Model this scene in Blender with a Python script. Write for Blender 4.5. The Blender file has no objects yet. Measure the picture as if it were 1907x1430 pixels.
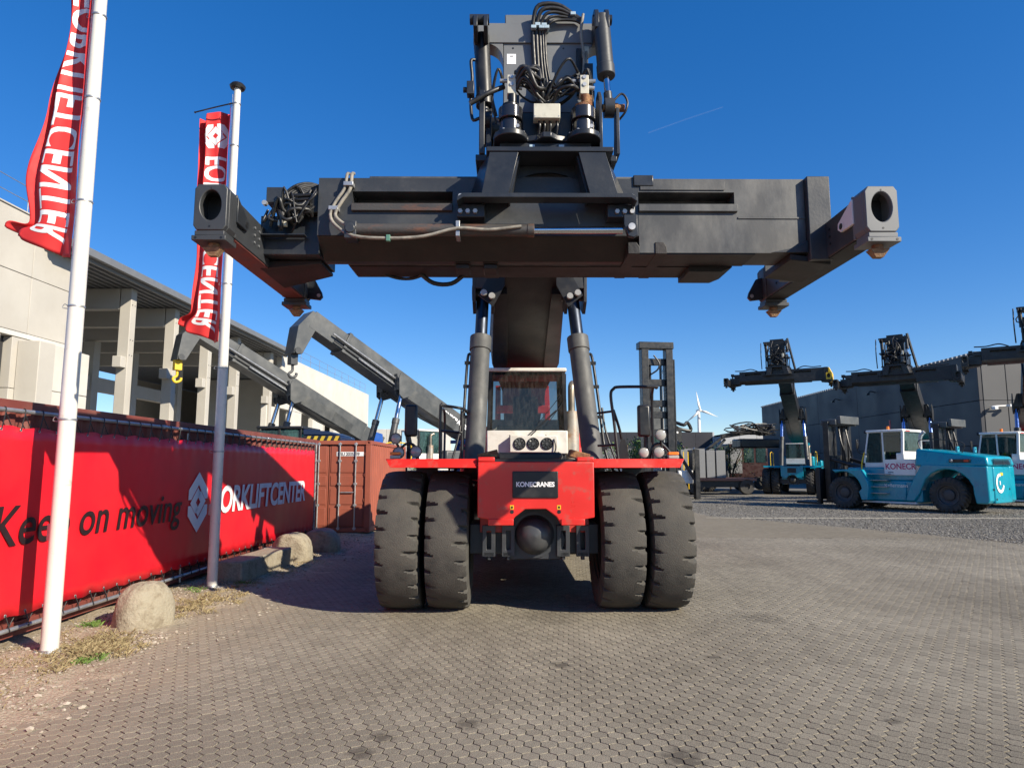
import bpy, bmesh, math, random
import numpy as np
from math import sin, cos, pi, radians, sqrt
from mathutils import Vector, Matrix, noise as mnoise

random.seed(7)
scene = bpy.context.scene
COL = scene.collection

# ------------------------------------------------------------------ camera, sky, sun, exposure
cam_data = bpy.data.cameras.new('camera')
cam = bpy.data.objects.new('camera', cam_data)
COL.objects.link(cam)
scene.camera = cam
cam_data.sensor_fit = 'HORIZONTAL'
cam_data.sensor_width = 36.0
cam_data.lens = 23.97
cam_data.clip_start = 0.1
cam_data.clip_end = 20000.0
cam.location = (0, 0, 1.9)
cam.rotation_euler = (radians(90 + 6.96), 0, radians(0.99))

SUN_TO = Vector((1.0, -0.70, 0.72)).normalized()          # from the place towards the sun
elev = math.asin(SUN_TO.z)
azim = math.atan2(SUN_TO.x, SUN_TO.y)                     # clockwise from +Y
world = bpy.data.worlds.new('World')
scene.world = world
world.use_nodes = True
wn = world.node_tree
bg = wn.nodes['Background']
sky = wn.nodes.new('ShaderNodeTexSky')
sky.sky_type = 'NISHITA'
sky.sun_disc = False
sky.sun_elevation = elev
sky.sun_rotation = azim
sky.altitude = 0
sky.air_density = 0.85
sky.dust_density = 0.1
sky.ozone_density = 4.0
hsv = wn.nodes.new('ShaderNodeHueSaturation')              # the camera's vivid colour rendering of the clear sky
hsv.inputs['Hue'].default_value = 0.512
hsv.inputs['Saturation'].default_value = 1.50
gam = wn.nodes.new('ShaderNodeGamma')
gam.inputs[1].default_value = 0.75
wn.links.new(sky.outputs[0], gam.inputs[0])
wn.links.new(gam.outputs[0], hsv.inputs['Color'])
wn.links.new(hsv.outputs[0], bg.inputs[0])
bg.inputs[1].default_value = 0.15
sun_data = bpy.data.lights.new('sun', 'SUN')
sun_data.energy = 4.9
sun_data.angle = radians(0.5)
sun_data.color = (1.0, 0.905, 0.74)
sun = bpy.data.objects.new('sun', sun_data)
COL.objects.link(sun)
sun.rotation_euler = (-SUN_TO).to_track_quat('-Z', 'Y').to_euler()
vs = scene.view_settings
vs.view_transform = 'Standard'
vs.look = 'None'
vs.exposure = 0.68
vs.gamma = 1.0
vs.use_curve_mapping = False

# ------------------------------------------------------------------ materials
MATS = {}
def mat(name, rgb, rough=0.5, metal=0.0, var=0.12, scale=4.0, bump=0.0, bscale=60.0, second=None, amount=0.0,
        sscale=2.5, sharp=0.12, coat=0.0, spec=0.5, detail=6.0, stretch=None, world_pos=False):
    """paint or bare material: base colour with mottling, an optional second colour in patches (dust, rust), fine relief"""
    if name in MATS: return MATS[name]
    m = bpy.data.materials.new(name); m.use_nodes = True
    nt = m.node_tree; n = nt.nodes; l = nt.links
    b = n['Principled BSDF']
    b.inputs['Metallic'].default_value = metal
    b.inputs['Specular IOR Level'].default_value = spec
    if coat:
        b.inputs['Coat Weight'].default_value = coat; b.inputs['Coat Roughness'].default_value = 0.08
    if world_pos:
        g = n.new('ShaderNodeNewGeometry'); co = g.outputs['Position']
    else:
        tc = n.new('ShaderNodeTexCoord'); co = tc.outputs['Object']
    if stretch:
        mp = n.new('ShaderNodeMapping'); mp.inputs['Scale'].default_value = stretch
        l.new(co, mp.inputs[0]); co = mp.outputs[0]
    n1 = n.new('ShaderNodeTexNoise'); n1.inputs['Scale'].default_value = scale; n1.inputs['Detail'].default_value = detail
    l.new(co, n1.inputs['Vector'])
    mx = n.new('ShaderNodeMix'); mx.data_type = 'RGBA'
    mx.inputs[6].default_value = (*[max(0, c * (1 - var * 1.6)) for c in rgb], 1)
    mx.inputs[7].default_value = (*[min(1, c * (1 + var * 1.6)) for c in rgb], 1)
    l.new(n1.outputs[0], mx.inputs[0])
    colour = mx.outputs[2]
    rr = n.new('ShaderNodeMapRange'); rr.inputs[1].default_value = 0.3; rr.inputs[2].default_value = 0.7
    rr.inputs[3].default_value = max(0.02, rough - 0.08); rr.inputs[4].default_value = min(1, rough + 0.10)
    l.new(n1.outputs[0], rr.inputs[0]); l.new(rr.outputs[0], b.inputs['Roughness'])
    if second is not None and amount > 0:
        n2 = n.new('ShaderNodeTexNoise'); n2.inputs['Scale'].default_value = sscale; n2.inputs['Detail'].default_value = 9
        n2.inputs['Roughness'].default_value = 0.65
        l.new(co, n2.inputs['Vector'])
        mr = n.new('ShaderNodeMapRange')
        t = 0.5 + (0.5 - amount) * 0.45
        mr.inputs[1].default_value = t - sharp; mr.inputs[2].default_value = t + sharp
        l.new(n2.outputs[0], mr.inputs[0])
        m2 = n.new('ShaderNodeMix'); m2.data_type = 'RGBA'
        l.new(mr.outputs[0], m2.inputs[0]); l.new(colour, m2.inputs[6]); m2.inputs[7].default_value = (*second, 1)
        colour = m2.outputs[2]
    l.new(colour, b.inputs['Base Color'])
    if bump:
        n3 = n.new('ShaderNodeTexNoise'); n3.inputs['Scale'].default_value = bscale; n3.inputs['Detail'].default_value = 5
        l.new(co, n3.inputs['Vector'])
        bp = n.new('ShaderNodeBump'); bp.inputs['Strength'].default_value = min(1, bump); bp.inputs['Distance'].default_value = 0.02
        l.new(n3.outputs[0], bp.inputs['Height']); l.new(bp.outputs[0], b.inputs['Normal'])
    MATS[name] = m
    return m

def glass_mat(name, tint, gloss=0.02, film=(0.30, 0.29, 0.26), fmax=0.07):
    if name in MATS: return MATS[name]
    m = bpy.data.materials.new(name); m.use_nodes = True
    nt = m.node_tree; n = nt.nodes; l = nt.links
    n.remove(n['Principled BSDF']); out = n['Material Output']
    tr = n.new('ShaderNodeBsdfTransparent'); tr.inputs[0].default_value = (*tint, 1)
    gl = n.new('ShaderNodeBsdfGlossy'); gl.inputs['Roughness'].default_value = gloss
    di = n.new('ShaderNodeBsdfDiffuse'); di.inputs[0].default_value = (*film, 1)
    fr = n.new('ShaderNodeFresnel'); fr.inputs[0].default_value = 1.5
    tc = n.new('ShaderNodeTexCoord'); nz = n.new('ShaderNodeTexNoise')
    mp = n.new('ShaderNodeMapping'); mp.inputs['Scale'].default_value = (5, 5, 1.6)
    l.new(tc.outputs['Object'], mp.inputs[0]); l.new(mp.outputs[0], nz.inputs['Vector']); nz.inputs['Detail'].default_value = 6
    mr = n.new('ShaderNodeMapRange'); mr.inputs[1].default_value = 0.4; mr.inputs[2].default_value = 0.8
    mr.inputs[3].default_value = fmax * 0.2; mr.inputs[4].default_value = fmax
    l.new(nz.outputs[0], mr.inputs[0])
    m1 = n.new('ShaderNodeMixShader'); l.new(mr.outputs[0], m1.inputs[0]); l.new(tr.outputs[0], m1.inputs[1]); l.new(di.outputs[0], m1.inputs[2])
    m2 = n.new('ShaderNodeMixShader'); l.new(fr.outputs[0], m2.inputs[0]); l.new(m1.outputs[0], m2.inputs[1]); l.new(gl.outputs[0], m2.inputs[2])
    l.new(m2.outputs[0], out.inputs[0])
    MATS[name] = m
    return m

# paints and metals
RED = mat('red_paint', (0.62, 0.022, 0.016), 0.34, var=0.10, scale=3, coat=0.25, second=(0.44, 0.075, 0.055), amount=0.24, sscale=7, sharp=0.07, bump=0.03, bscale=25)
DKRED = mat('weathered_red_paint', (0.42, 0.03, 0.02), 0.5, var=0.15, second=(0.2, 0.06, 0.05), amount=0.3)
GREYK = mat('dark_slate_paint', (0.018, 0.021, 0.026), 0.36, var=0.16, scale=2.2, second=(0.055, 0.057, 0.06), amount=0.2, sscale=2, sharp=0.15, bump=0.04, bscale=30)
GREYP = mat('mid_grey_paint', (0.165, 0.172, 0.176), 0.42, var=0.10, scale=2.2, second=(0.16, 0.16, 0.155), amount=0.2, sscale=2, sharp=0.15, bump=0.03, bscale=30)
GREY = mat('charcoal_paint', (0.036, 0.039, 0.043), 0.42, var=0.18, scale=2.2, second=(0.085, 0.085, 0.083), amount=0.20, sscale=1.6, sharp=0.16, bump=0.05, bscale=30)
GREYD = mat('charcoal_paint_worn', (0.040, 0.042, 0.045), 0.46, var=0.25, scale=1.8, second=(0.125, 0.124, 0.118), amount=0.36, sscale=1.5, sharp=0.14, bump=0.03, bscale=24, stretch=(1.6, 1, 0.8))
DUSTY = mat('dusty_cylinder_paint', (0.062, 0.065, 0.067), 0.62, var=0.15, scale=5, second=(0.11, 0.11, 0.105), amount=0.3, sscale=4, sharp=0.2, bump=0.08, bscale=40)
GREYB = mat('boom_grey_paint', (0.056, 0.061, 0.064), 0.42, var=0.12, scale=1.6, second=(0.13, 0.132, 0.128), amount=0.25, sscale=1.2, sharp=0.2, bump=0.03)
GREYRUST = mat('rusty_cylinder_paint', (0.05, 0.047, 0.045), 0.55, var=0.25, scale=3, second=(0.16, 0.065, 0.034), amount=0.27, sscale=3.5, sharp=0.1, bump=0.15, bscale=40, stretch=(0.8, 2, 2))
UNDER = mat('shaded_underside_paint', (0.009, 0.008, 0.008), 0.55, var=0.3, scale=2.0, second=(0.026, 0.019, 0.017), amount=0.3, sscale=2.2, sharp=0.15, bump=0.15, bscale=30)  # underside shade put into a near-black colour, with random mottling
BLACK = mat('black_paint', (0.012, 0.0125, 0.014), 0.40, var=0.2, scale=5, second=(0.045, 0.043, 0.04), amount=0.2, sscale=3)
HOSE = mat('black_hose_rubber', (0.014, 0.014, 0.015), 0.42, var=0.25, scale=20, second=(0.06, 0.057, 0.052), amount=0.18, sscale=8)
HOSEL = mat('pale_dusty_hose', (0.26, 0.24, 0.20), 0.6, var=0.25, scale=15, second=(0.10, 0.095, 0.085), amount=0.3, sscale=9)
RUBBER = mat('worn_tyre_rubber', (0.040, 0.0385, 0.035), 0.85, var=0.30, scale=9, second=(0.084, 0.077, 0.065), amount=0.44, sscale=2.2, sharp=0.2, bump=0.35, bscale=70)
RUBBERD = mat('dark_tyre_rubber', (0.030, 0.029, 0.028), 0.8, var=0.2, scale=6, second=(0.075, 0.068, 0.058), amount=0.3, sscale=2.0, sharp=0.2, bump=0.25, bscale=70)
CHROME = mat('chromed_rod', (0.62, 0.63, 0.65), 0.12, metal=1.0, var=0.06, scale=4)
STEEL = mat('galvanised_steel', (0.42, 0.43, 0.44), 0.42, metal=0.7, var=0.15, scale=8)
BOLT = mat('zinc_bolt', (0.50, 0.49, 0.47), 0.38, metal=0.6, var=0.2, scale=10)
WHITEP = mat('white_cab_paint', (0.66, 0.64, 0.59), 0.45, var=0.06, scale=2, second=(0.42, 0.37, 0.30), amount=0.22, sscale=2.5, sharp=0.15)
WHITE = mat('white_paint', (0.78, 0.77, 0.74), 0.45, var=0.04, scale=3, second=(0.52, 0.49, 0.43), amount=0.14, sscale=3, sharp=0.1)
POLEW = mat('white_flagpole_enamel', (0.66, 0.635, 0.575), 0.28, var=0.03, scale=4, second=(0.45, 0.41, 0.34), amount=0.10, sscale=5, sharp=0.05, coat=0.2)
BEIGE = mat('beige_box_enamel', (0.55, 0.53, 0.44), 0.5, var=0.08, scale=6, second=(0.3, 0.28, 0.23), amount=0.2, sscale=8)
PAPER = mat('paper_sheet', (0.85, 0.86, 0.88), 0.6, var=0.02)
RUST = mat('rust', (0.20, 0.085, 0.042), 0.85, var=0.35, scale=14, second=(0.42, 0.25, 0.10), amount=0.3, sscale=9, bump=0.5, bscale=60)
RUSTL = mat('ochre_rust', (0.26, 0.16, 0.085), 0.8, var=0.35, scale=22, second=(0.16, 0.07, 0.035), amount=0.4, sscale=16, bump=0.5, bscale=60)
YELLOW = mat('yellow_paint', (0.72, 0.46, 0.02), 0.42, var=0.08)
AMBER = mat('amber_lens', (0.80, 0.20, 0.02), 0.25, var=0.05)
LENS = mat('lamp_lens', (0.34, 0.34, 0.32), 0.10, var=0.05, coat=0.4)
BLUEL = mat('pale_blue_clamp', (0.36, 0.47, 0.55), 0.45, var=0.12)
TEAL = mat('teal_paint', (0.0, 0.275, 0.375), 0.30, var=0.06, scale=2, coat=0.3, second=(0.012, 0.22, 0.33), amount=0.25, sscale=3)
BLUE = mat('blue_paint', (0.010, 0.075, 0.34), 0.35, var=0.08, coat=0.2)
BANNER = mat('red_banner_vinyl', (0.70, 0.010, 0.022), 0.38, var=0.06, scale=0.8, bump=0.12, bscale=4, second=(0.58, 0.018, 0.025), amount=0.3, sscale=1.5, sharp=0.2)
BANTXT = mat('black_print', (0.022, 0.012, 0.014), 0.4, var=0.05)
WHTXT = mat('white_print', (0.80, 0.80, 0.80), 0.45, var=0.02)
FLAGM = mat('red_flag_cloth', (0.66, 0.030, 0.030), 0.7, var=0.06, scale=6)
CONT = mat('brown_red_container_paint', (0.165, 0.040, 0.030), 0.6, var=0.18, scale=2.5, second=(0.20, 0.085, 0.065), amount=0.3, sscale=2, bump=0.06, bscale=30)
CONT2 = mat('faded_orange_container_paint', (0.30, 0.080, 0.046), 0.6, var=0.12, scale=2.0, second=(0.26, 0.075, 0.045), amount=0.3, sscale=2.5, sharp=0.15, bump=0.06, bscale=30)
CONC = mat('precast_concrete', (0.47, 0.445, 0.395), 0.85, var=0.09, scale=0.5, second=(0.40, 0.37, 0.32), amount=0.35, sscale=0.35, sharp=0.2, bump=0.12, bscale=12)
CONCW = mat('pale_concrete', (0.60, 0.575, 0.52), 0.85, var=0.07, scale=0.6, second=(0.50, 0.47, 0.41), amount=0.3, sscale=0.5, sharp=0.2, bump=0.1, bscale=12)
CONCB = mat('weathered_concrete_block', (0.33, 0.29, 0.215), 0.92, var=0.22, scale=7, second=(0.20, 0.165, 0.115), amount=0.42, sscale=7, sharp=0.12, bump=0.9, bscale=30)
DECK = mat('steel_roof_deck', (0.20, 0.205, 0.21), 0.5, metal=0.3, var=0.08)
WALLD = mat('dark_cladding', (0.026, 0.026, 0.033), 0.55, var=0.05, scale=0.3)
WALLM = mat('mid_grey_cladding', (0.17, 0.175, 0.185), 0.6, var=0.05, scale=0.3)
WALLL = mat('light_grey_cladding', (0.42, 0.43, 0.44), 0.6, var=0.05, scale=0.3)
WOODB = mat('stacked_timber', (0.28, 0.24, 0.19), 0.8, var=0.2, scale=6)
DARKIN = mat('dark_interior', (0.03, 0.03, 0.032), 0.7, var=0.2)
SEAT = mat('black_seat_fabric', (0.02, 0.02, 0.022), 0.85, var=0.2)
LEAF = mat('shrub_leaf', (0.10, 0.17, 0.035), 0.6, var=0.4, scale=9)
LEAFD = mat('dark_leaf', (0.045, 0.09, 0.02), 0.6, var=0.4, scale=9)
BARK = mat('bark', (0.12, 0.09, 0.06), 0.9, var=0.3, scale=12)
GLASS = glass_mat('dusty_cab_glass', (0.52, 0.54, 0.54), fmax=0.10)
GLASSG = glass_mat('green_cab_glass', (0.20, 0.34, 0.34), film=(0.10, 0.20, 0.20), fmax=0.5)

# ------------------------------------------------------------------ mesh helpers
def rotm(rx=0, ry=0, rz=0):
    return Matrix.Rotation(rz, 3, 'Z') @ Matrix.Rotation(ry, 3, 'Y') @ Matrix.Rotation(rx, 3, 'X')

class MB:
    """collects shapes; build() links them as one mesh object"""
    def __init__(s): s.v = []; s.f = []
    def add(s, vs, fs):
        o = len(s.v); s.v.extend([tuple(p) for p in vs]); s.f.extend([tuple(i + o for i in f) for f in fs]); return s
    def box(s, x0, x1, y0, y1, z0, z1):
        return s.hexa([(x0, y0, z0), (x1, y0, z0), (x1, y1, z0), (x0, y1, z0), (x0, y0, z1), (x1, y0, z1), (x1, y1, z1), (x0, y1, z1)])
    def hexa(s, p):
        return s.add(p, [(0, 3, 2, 1), (4, 5, 6, 7), (0, 1, 5, 4), (1, 2, 6, 5), (2, 3, 7, 6), (3, 0, 4, 7)])
    def obox(s, c, size, rx=0, ry=0, rz=0):
        R = rotm(rx, ry, rz); c = Vector(c); h = Vector(size) / 2
        pts = [c + R @ Vector((sx * h.x, sy * h.y, sz * h.z)) for sz in (-1, 1) for sx, sy in ((-1, -1), (1, -1), (1, 1), (-1, 1))]
        return s.hexa(pts)
    def bar(s, p0, p1, w, h, upv=(0, 0, 1)):
        """rectangular bar from p0 to p1: w across, h along upv"""
        p0 = Vector(p0); p1 = Vector(p1); d = (p1 - p0).normalized(); u = Vector(upv)
        side = d.cross(u)
        if side.length < 1e-5: side = d.cross(Vector((1, 0, 0)))
        side.normalize(); u = side.cross(d).normalized()
        a = side * w / 2; b = u * h / 2
        return s.hexa([p0 - a - b, p0 + a - b, p1 + a - b, p1 - a - b, p0 - a + b, p0 + a + b, p1 + a + b, p1 - a + b])
    def prism(s, poly, axis, a, b):
        """2D polygon extruded along axis from a to b; poly coordinates are the other two axes in order"""
        def P(p, t):
            if axis == 'x': return (t, p[0], p[1])
            if axis == 'y': return (p[0], t, p[1])
            return (p[0], p[1], t)
        n = len(poly); vs = [P(p, a) for p in poly] + [P(p, b) for p in poly]
        fs = [tuple(range(n)), tuple(range(2 * n - 1, n - 1, -1))]
        fs += [(i, n + i, n + (i + 1) % n, (i + 1) % n) for i in range(n)]
        return s.add(vs, fs)
    def cyl(s, p0, p1, r, r2=None, n=20, cap=True):
        p0 = Vector(p0); p1 = Vector(p1); r2 = r if r2 is None else r2
        d = (p1 - p0).normalized(); q = d.to_track_quat('Z', 'Y')
        vs = []
        for p, rr in ((p0, r), (p1, r2)):
            for i in range(n):
                a = 2 * pi * i / n; vs.append(p + q @ Vector((cos(a) * rr, sin(a) * rr, 0)))
        fs = [(i, (i + 1) % n, n + (i + 1) % n, n + i) for i in range(n)]
        if cap: fs += [tuple(range(n - 1, -1, -1)), tuple(range(n, 2 * n))]
        return s.add(vs, fs)
    def lathe(s, prof, o=(0, 0, 0), axis='z', n=24):
        """profile of (radius, height) turned round an axis through o"""
        o = Vector(o); vs = []; k = len(prof)
        for i in range(n):
            a = 2 * pi * i / n
            for r, h in prof:
                x, y = cos(a) * r, sin(a) * r
                v = {'z': (x, y, h), 'y': (x, h, y), 'x': (h, x, y)}[axis]
                vs.append(o + Vector(v))
        fs = [(i * k + j, ((i + 1) % n) * k + j, ((i + 1) % n) * k + j + 1, i * k + j + 1) for i in range(n) for j in range(k - 1)]
        return s.add(vs, fs)
    def tube(s, pts, r, n=8, smooth=4):
        """round tube along a path, smoothed by Catmull-Rom"""
        P = [Vector(p) for p in pts]
        if smooth > 1 and len(P) > 2:
            Q = []
            E = [P[0] * 2 - P[1]] + P + [P[-1] * 2 - P[-2]]
            for i in range(1, len(E) - 2):
                for k in range(smooth):
                    t = k / smooth
                    a, b, c, d = E[i - 1], E[i], E[i + 1], E[i + 2]
                    Q.append(0.5 * (2 * b + (c - a) * t + (2 * a - 5 * b + 4 * c - d) * t * t + (3 * b - a - 3 * c + d) * t ** 3))
            Q.append(P[-1]); P = Q
        vs = []; u = None
        for i, p in enumerate(P):
            d = (P[min(i + 1, len(P) - 1)] - P[max(i - 1, 0)])
            if d.length < 1e-6: d = Vector((0, 0, 1))
            d.normalize()
            if u is None:
                u = d.orthogonal().normalized()
            else:
                u = u - d * u.dot(d)
                u = u.normalized() if u.length > 1e-5 else d.orthogonal().normalized()
            w = d.cross(u)
            for k in range(n):
                a = 2 * pi * k / n; vs.append(p + (u * cos(a) + w * sin(a)) * r)
        fs = [(i * n + k, i * n + (k + 1) % n, (i + 1) * n + (k + 1) % n, (i + 1) * n + k) for i in range(len(P) - 1) for k in range(n)]
        fs += [tuple(range(n - 1, -1, -1)), tuple(range((len(P) - 1) * n, len(P) * n))]
        return s.add(vs, fs)
    def sphere(s, c, r, nu=16, nv=10, sq=(1, 1, 1)):
        c = Vector(c); prof = [(r * sin(pi * j / nv), -r * cos(pi * j / nv)) for j in range(nv + 1)]
        o = len(s.v); s.lathe(prof, (0, 0, 0), 'z', nu)
        for i in range(o, len(s.v)):
            p = s.v[i]; s.v[i] = (p[0] * sq[0] + c.x, p[1] * sq[1] + c.y, p[2] * sq[2] + c.z)
        return s
    def ringplate(s, outer, inner, axis, a, b):
        """plate with a hole: outer and inner outlines with the same number of points"""
        def P(p, t):
            if axis == 'x': return (t, p[0], p[1])
            if axis == 'y': return (p[0], t, p[1])
            return (p[0], p[1], t)
        n = len(outer)
        vs = [P(p, a) for p in outer] + [P(p, a) for p in inner] + [P(p, b) for p in outer] + [P(p, b) for p in inner]
        fs = []
        for i in range(n):
            j = (i + 1) % n
            fs += [(i, j, n + j, n + i), (2 * n + j, 2 * n + i, 3 * n + i, 3 * n + j), (j, i, 2 * n + i, 2 * n + j), (n + i, n + j, 3 * n + j, 3 * n + i)]
        return s.add(vs, fs)
    def move(s, d=(0, 0, 0), R=None, k=1.0):
        d = Vector(d); s.v = [tuple((R @ Vector(p) if R else Vector(p)) * k + d) for p in s.v]; return s
    def mesh(s, name, smooth=32):
        me = bpy.data.meshes.new(name)
        me.from_pydata(s.v, [], s.f)
        bm = bmesh.new(); bm.from_mesh(me)
        bmesh.ops.remove_doubles(bm, verts=bm.verts, dist=1e-5)
        bmesh.ops.recalc_face_normals(bm, faces=bm.faces)
        bm.to_mesh(me); bm.free()
        if smooth:
            me.polygons.foreach_set('use_smooth', [True] * len(me.polygons))
            me.set_sharp_from_angle(angle=radians(smooth))
        return me
    def build(s, name, m, parent=None, bevel=0.0, smooth=32, seg=2):
        me = s.mesh(name, smooth)
        return place(name, me, m, parent, bevel, seg)

def place(name, me, m, parent=None, bevel=0.0, seg=2):
    if m is not None and not me.materials: me.materials.append(m)
    o = bpy.data.objects.new(name, me); COL.objects.link(o)
    if parent is not None: o.parent = parent
    if bevel:
        b = o.modifiers.new('bevel', 'BEVEL'); b.width = bevel; b.segments = seg; b.limit_method = 'ANGLE'; b.angle_limit = radians(40)
        b.harden_normals = False
    return o

def tag(o, label, cat, group=None):
    o['label'] = label; o['category'] = cat
    if group: o['group'] = group
    return o
def struct(o, kind='structure'):
    o['kind'] = kind; return o
def thing(name, label, cat, loc=(0, 0, 0), rz=0.0, group=None):
    o = bpy.data.objects.new(name, None); COL.objects.link(o); o.empty_display_size = 0.2
    o.location = loc; o.rotation_euler = (0, 0, rz)
    return tag(o, label, cat, group)
def B(name, m, parent, x0, x1, y0, y1, z0, z1, bevel=0.006):
    return MB().box(x0, x1, y0, y1, z0, z1).build(name, m, parent, bevel)
def ellipse(cx, cz, rx, rz, n=24, ph=0.0):
    return [(cx + rx * cos(2 * pi * i / n + ph), cz + rz * sin(2 * pi * i / n + ph)) for i in range(n)]
def rect_like(cx, cz, hw, hh, n=24):
    """rectangle outline sampled at the same angles as ellipse() so the two can be bridged"""
    out = []
    for i in range(n):
        a = 2 * pi * i / n; c, s_ = cos(a), sin(a)
        k = 1 / max(abs(c) / 1.0, abs(s_) / 1.0)
        out.append((cx + hw * max(-1, min(1, c * k)), cz + hh * max(-1, min(1, s_ * k))))
    return out

def text_mesh(string, size=1.0, bold=0.0, shear=0.0, extrude=0.004, spacing=1.0, align='LEFT', wscale=1.0):
    cu = bpy.data.curves.new('lettering', 'FONT')
    cu.body = string; cu.size = size; cu.offset = bold; cu.shear = shear; cu.extrude = extrude
    cu.space_character = spacing; cu.align_x = align; cu.resolution_u = 4
    ob = bpy.data.objects.new('lettering', cu); COL.objects.link(ob)
    bpy.context.view_layer.update()
    dg = bpy.context.evaluated_depsgraph_get()
    me = bpy.data.meshes.new_from_object(ob.evaluated_get(dg))
    bpy.data.objects.remove(ob); bpy.data.curves.remove(cu)
    me.transform(Matrix.Diagonal((wscale, 1, 1, 1)))
    return me
def text_obj(string, m, parent, matrix, name='lettering', **kw):
    me = text_mesh(string, **kw); me.transform(matrix); me.materials.clear()
    return place(name, me, m, parent)
def frame_matrix(origin, ux, uy):
    ux = Vector(ux).normalized(); uy = Vector(uy).normalized(); uz = ux.cross(uy)
    M4 = Matrix.Identity(4)
    for i in range(3):
        M4[i][0] = ux[i]; M4[i][1] = uy[i]; M4[i][2] = uz[i]; M4[i][3] = origin[i]
    return M4
def copy_tree(o, parent=None):
    c = o.copy(); COL.objects.link(c); c.parent = parent
    for ch in o.children: copy_tree(ch, c)
    return c

# ------------------------------------------------------------------ ground
def ground_mat(name, c1, c2, c3, s1=0.4, s2=25.0, rough=0.9, bump=0.4, bs=45.0):
    m = bpy.data.materials.new(name); m.use_nodes = True
    n = m.node_tree.nodes; l = m.node_tree.links; b = n['Principled BSDF']; b.inputs['Roughness'].default_value = rough
    b.inputs['Specular IOR Level'].default_value = 0.25
    g = n.new('ShaderNodeNewGeometry')
    a = n.new('ShaderNodeTexNoise'); a.inputs['Scale'].default_value = s1; a.inputs['Detail'].default_value = 8; l.new(g.outputs['Position'], a.inputs['Vector'])
    d = n.new('ShaderNodeTexVoronoi'); d.inputs['Scale'].default_value = s2; l.new(g.outputs['Position'], d.inputs['Vector'])
    m1 = n.new('ShaderNodeMix'); m1.data_type = 'RGBA'; m1.inputs[6].default_value = (*c1, 1); m1.inputs[7].default_value = (*c2, 1)
    r = n.new('ShaderNodeMapRange'); r.inputs[1].default_value = 0.35; r.inputs[2].default_value = 0.65; l.new(a.outputs[0], r.inputs[0]); l.new(r.outputs[0], m1.inputs[0])
    m2 = n.new('ShaderNodeMix'); m2.data_type = 'RGBA'; m2.inputs[7].default_value = (*c3, 1); l.new(m1.outputs[2], m2.inputs[6])
    r2 = n.new('ShaderNodeMapRange'); r2.inputs[1].default_value = 0.3; r2.inputs[2].default_value = 0.9; r2.inputs[4].default_value = 0.75
    sp = n.new('ShaderNodeSeparateColor'); l.new(d.outputs['Color'], sp.inputs[0]); l.new(sp.outputs[0], r2.inputs[0]); l.new(r2.outputs[0], m2.inputs[0])
    l.new(m2.outputs[2], b.inputs['Base Color'])
    bn = n.new('ShaderNodeTexNoise'); bn.inputs['Scale'].default_value = bs; bn.inputs['Detail'].default_value = 6; l.new(g.outputs['Position'], bn.inputs['Vector'])
    bp = n.new('ShaderNodeBump'); bp.inputs['Strength'].default_value = bump; bp.inputs['Distance'].default_value = 0.03; l.new(bn.outputs[0], bp.inputs['Height']); l.new(bp.outputs[0], b.inputs['Normal'])
    return m
GRAVEL = ground_mat('grey_gravel', (0.115, 0.107, 0.089), (0.165, 0.152, 0.128), (0.23, 0.215, 0.185), 0.15, 26.0, bump=0.8, bs=18)
DIRT = ground_mat('sandy_dirt', (0.34, 0.285, 0.205), (0.235, 0.19, 0.13), (0.42, 0.36, 0.27), 1.4, 60.0, bump=0.7, bs=35)
BED = ground_mat('joint_sand', (0.085, 0.070, 0.050), (0.14, 0.118, 0.085), (0.17, 0.145, 0.108), 1.0, 80.0)
FARP = ground_mat('far_block_paving', (0.195, 0.168, 0.122), (0.165, 0.142, 0.103), (0.225, 0.196, 0.146), 0.25, 9.0, bump=0.3, bs=12)

g = MB().add([(-6000, -400, -0.02), (6000, -400, -0.02), (6000, 12000, -0.02), (-6000, 12000, -0.02)], [(0, 1, 2, 3)]).build('ground', GRAVEL, smooth=0)
struct(g)
GB = [(6.2, 60.0), (6.9, 27.6), (10.3, 21.7), (12.3, 17.3), (15.0, 10.0), (18.0, 0.0)]      # edge between paving and gravel
def gravel_edge(y):
    for (xa, ya), (xb, yb) in zip(GB, GB[1:]):
        if yb <= y <= ya: return xa + (xb - xa) * (ya - y) / (ya - yb)
    return GB[0][0] if y > 60 else GB[-1][0]
PX0 = -4.75; PY1 = 19.0
# the bed under the near blocks and the far paving, where single blocks are no longer told apart
bxs = np.arange(PX0, 19.01, 0.16); bys = np.arange(-2.5, PY1 + 0.01, 0.16); nbx = len(bxs)
bvv = [(x, y, -0.0150 + 0.009 * max(-0.3, min(0.9, 1.6 * mnoise.noise(Vector((x * 0.9, y * 0.9, 7))) + 0.5 * mnoise.noise(Vector((x * 3.1, y * 3.1, 2)))))) for y in bys for x in bxs]
bff = [(j * nbx + i, j * nbx + i + 1, (j + 1) * nbx + i + 1, (j + 1) * nbx + i) for j in range(len(bys) - 1) for i in range(nbx - 1)]
bed = place('block_paving', MB().add(bvv, bff).mesh('block_paving', 60), BED)
struct(bed)
ys = [PY1, 22, 24, 27.6, 32, 38, 46, 60]
vs_ = []; fs_ = []
for y in ys:
    vs_ += [(-5.0, y, -0.004), (gravel_edge(y) + 0.4, y, -0.004)]
for i in range(len(ys) - 1): fs_.append((2 * i, 2 * i + 1, 2 * i + 3, 2 * i + 2))
struct(MB().add(vs_, fs_).build('far_paving', FARP, smooth=0))

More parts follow.
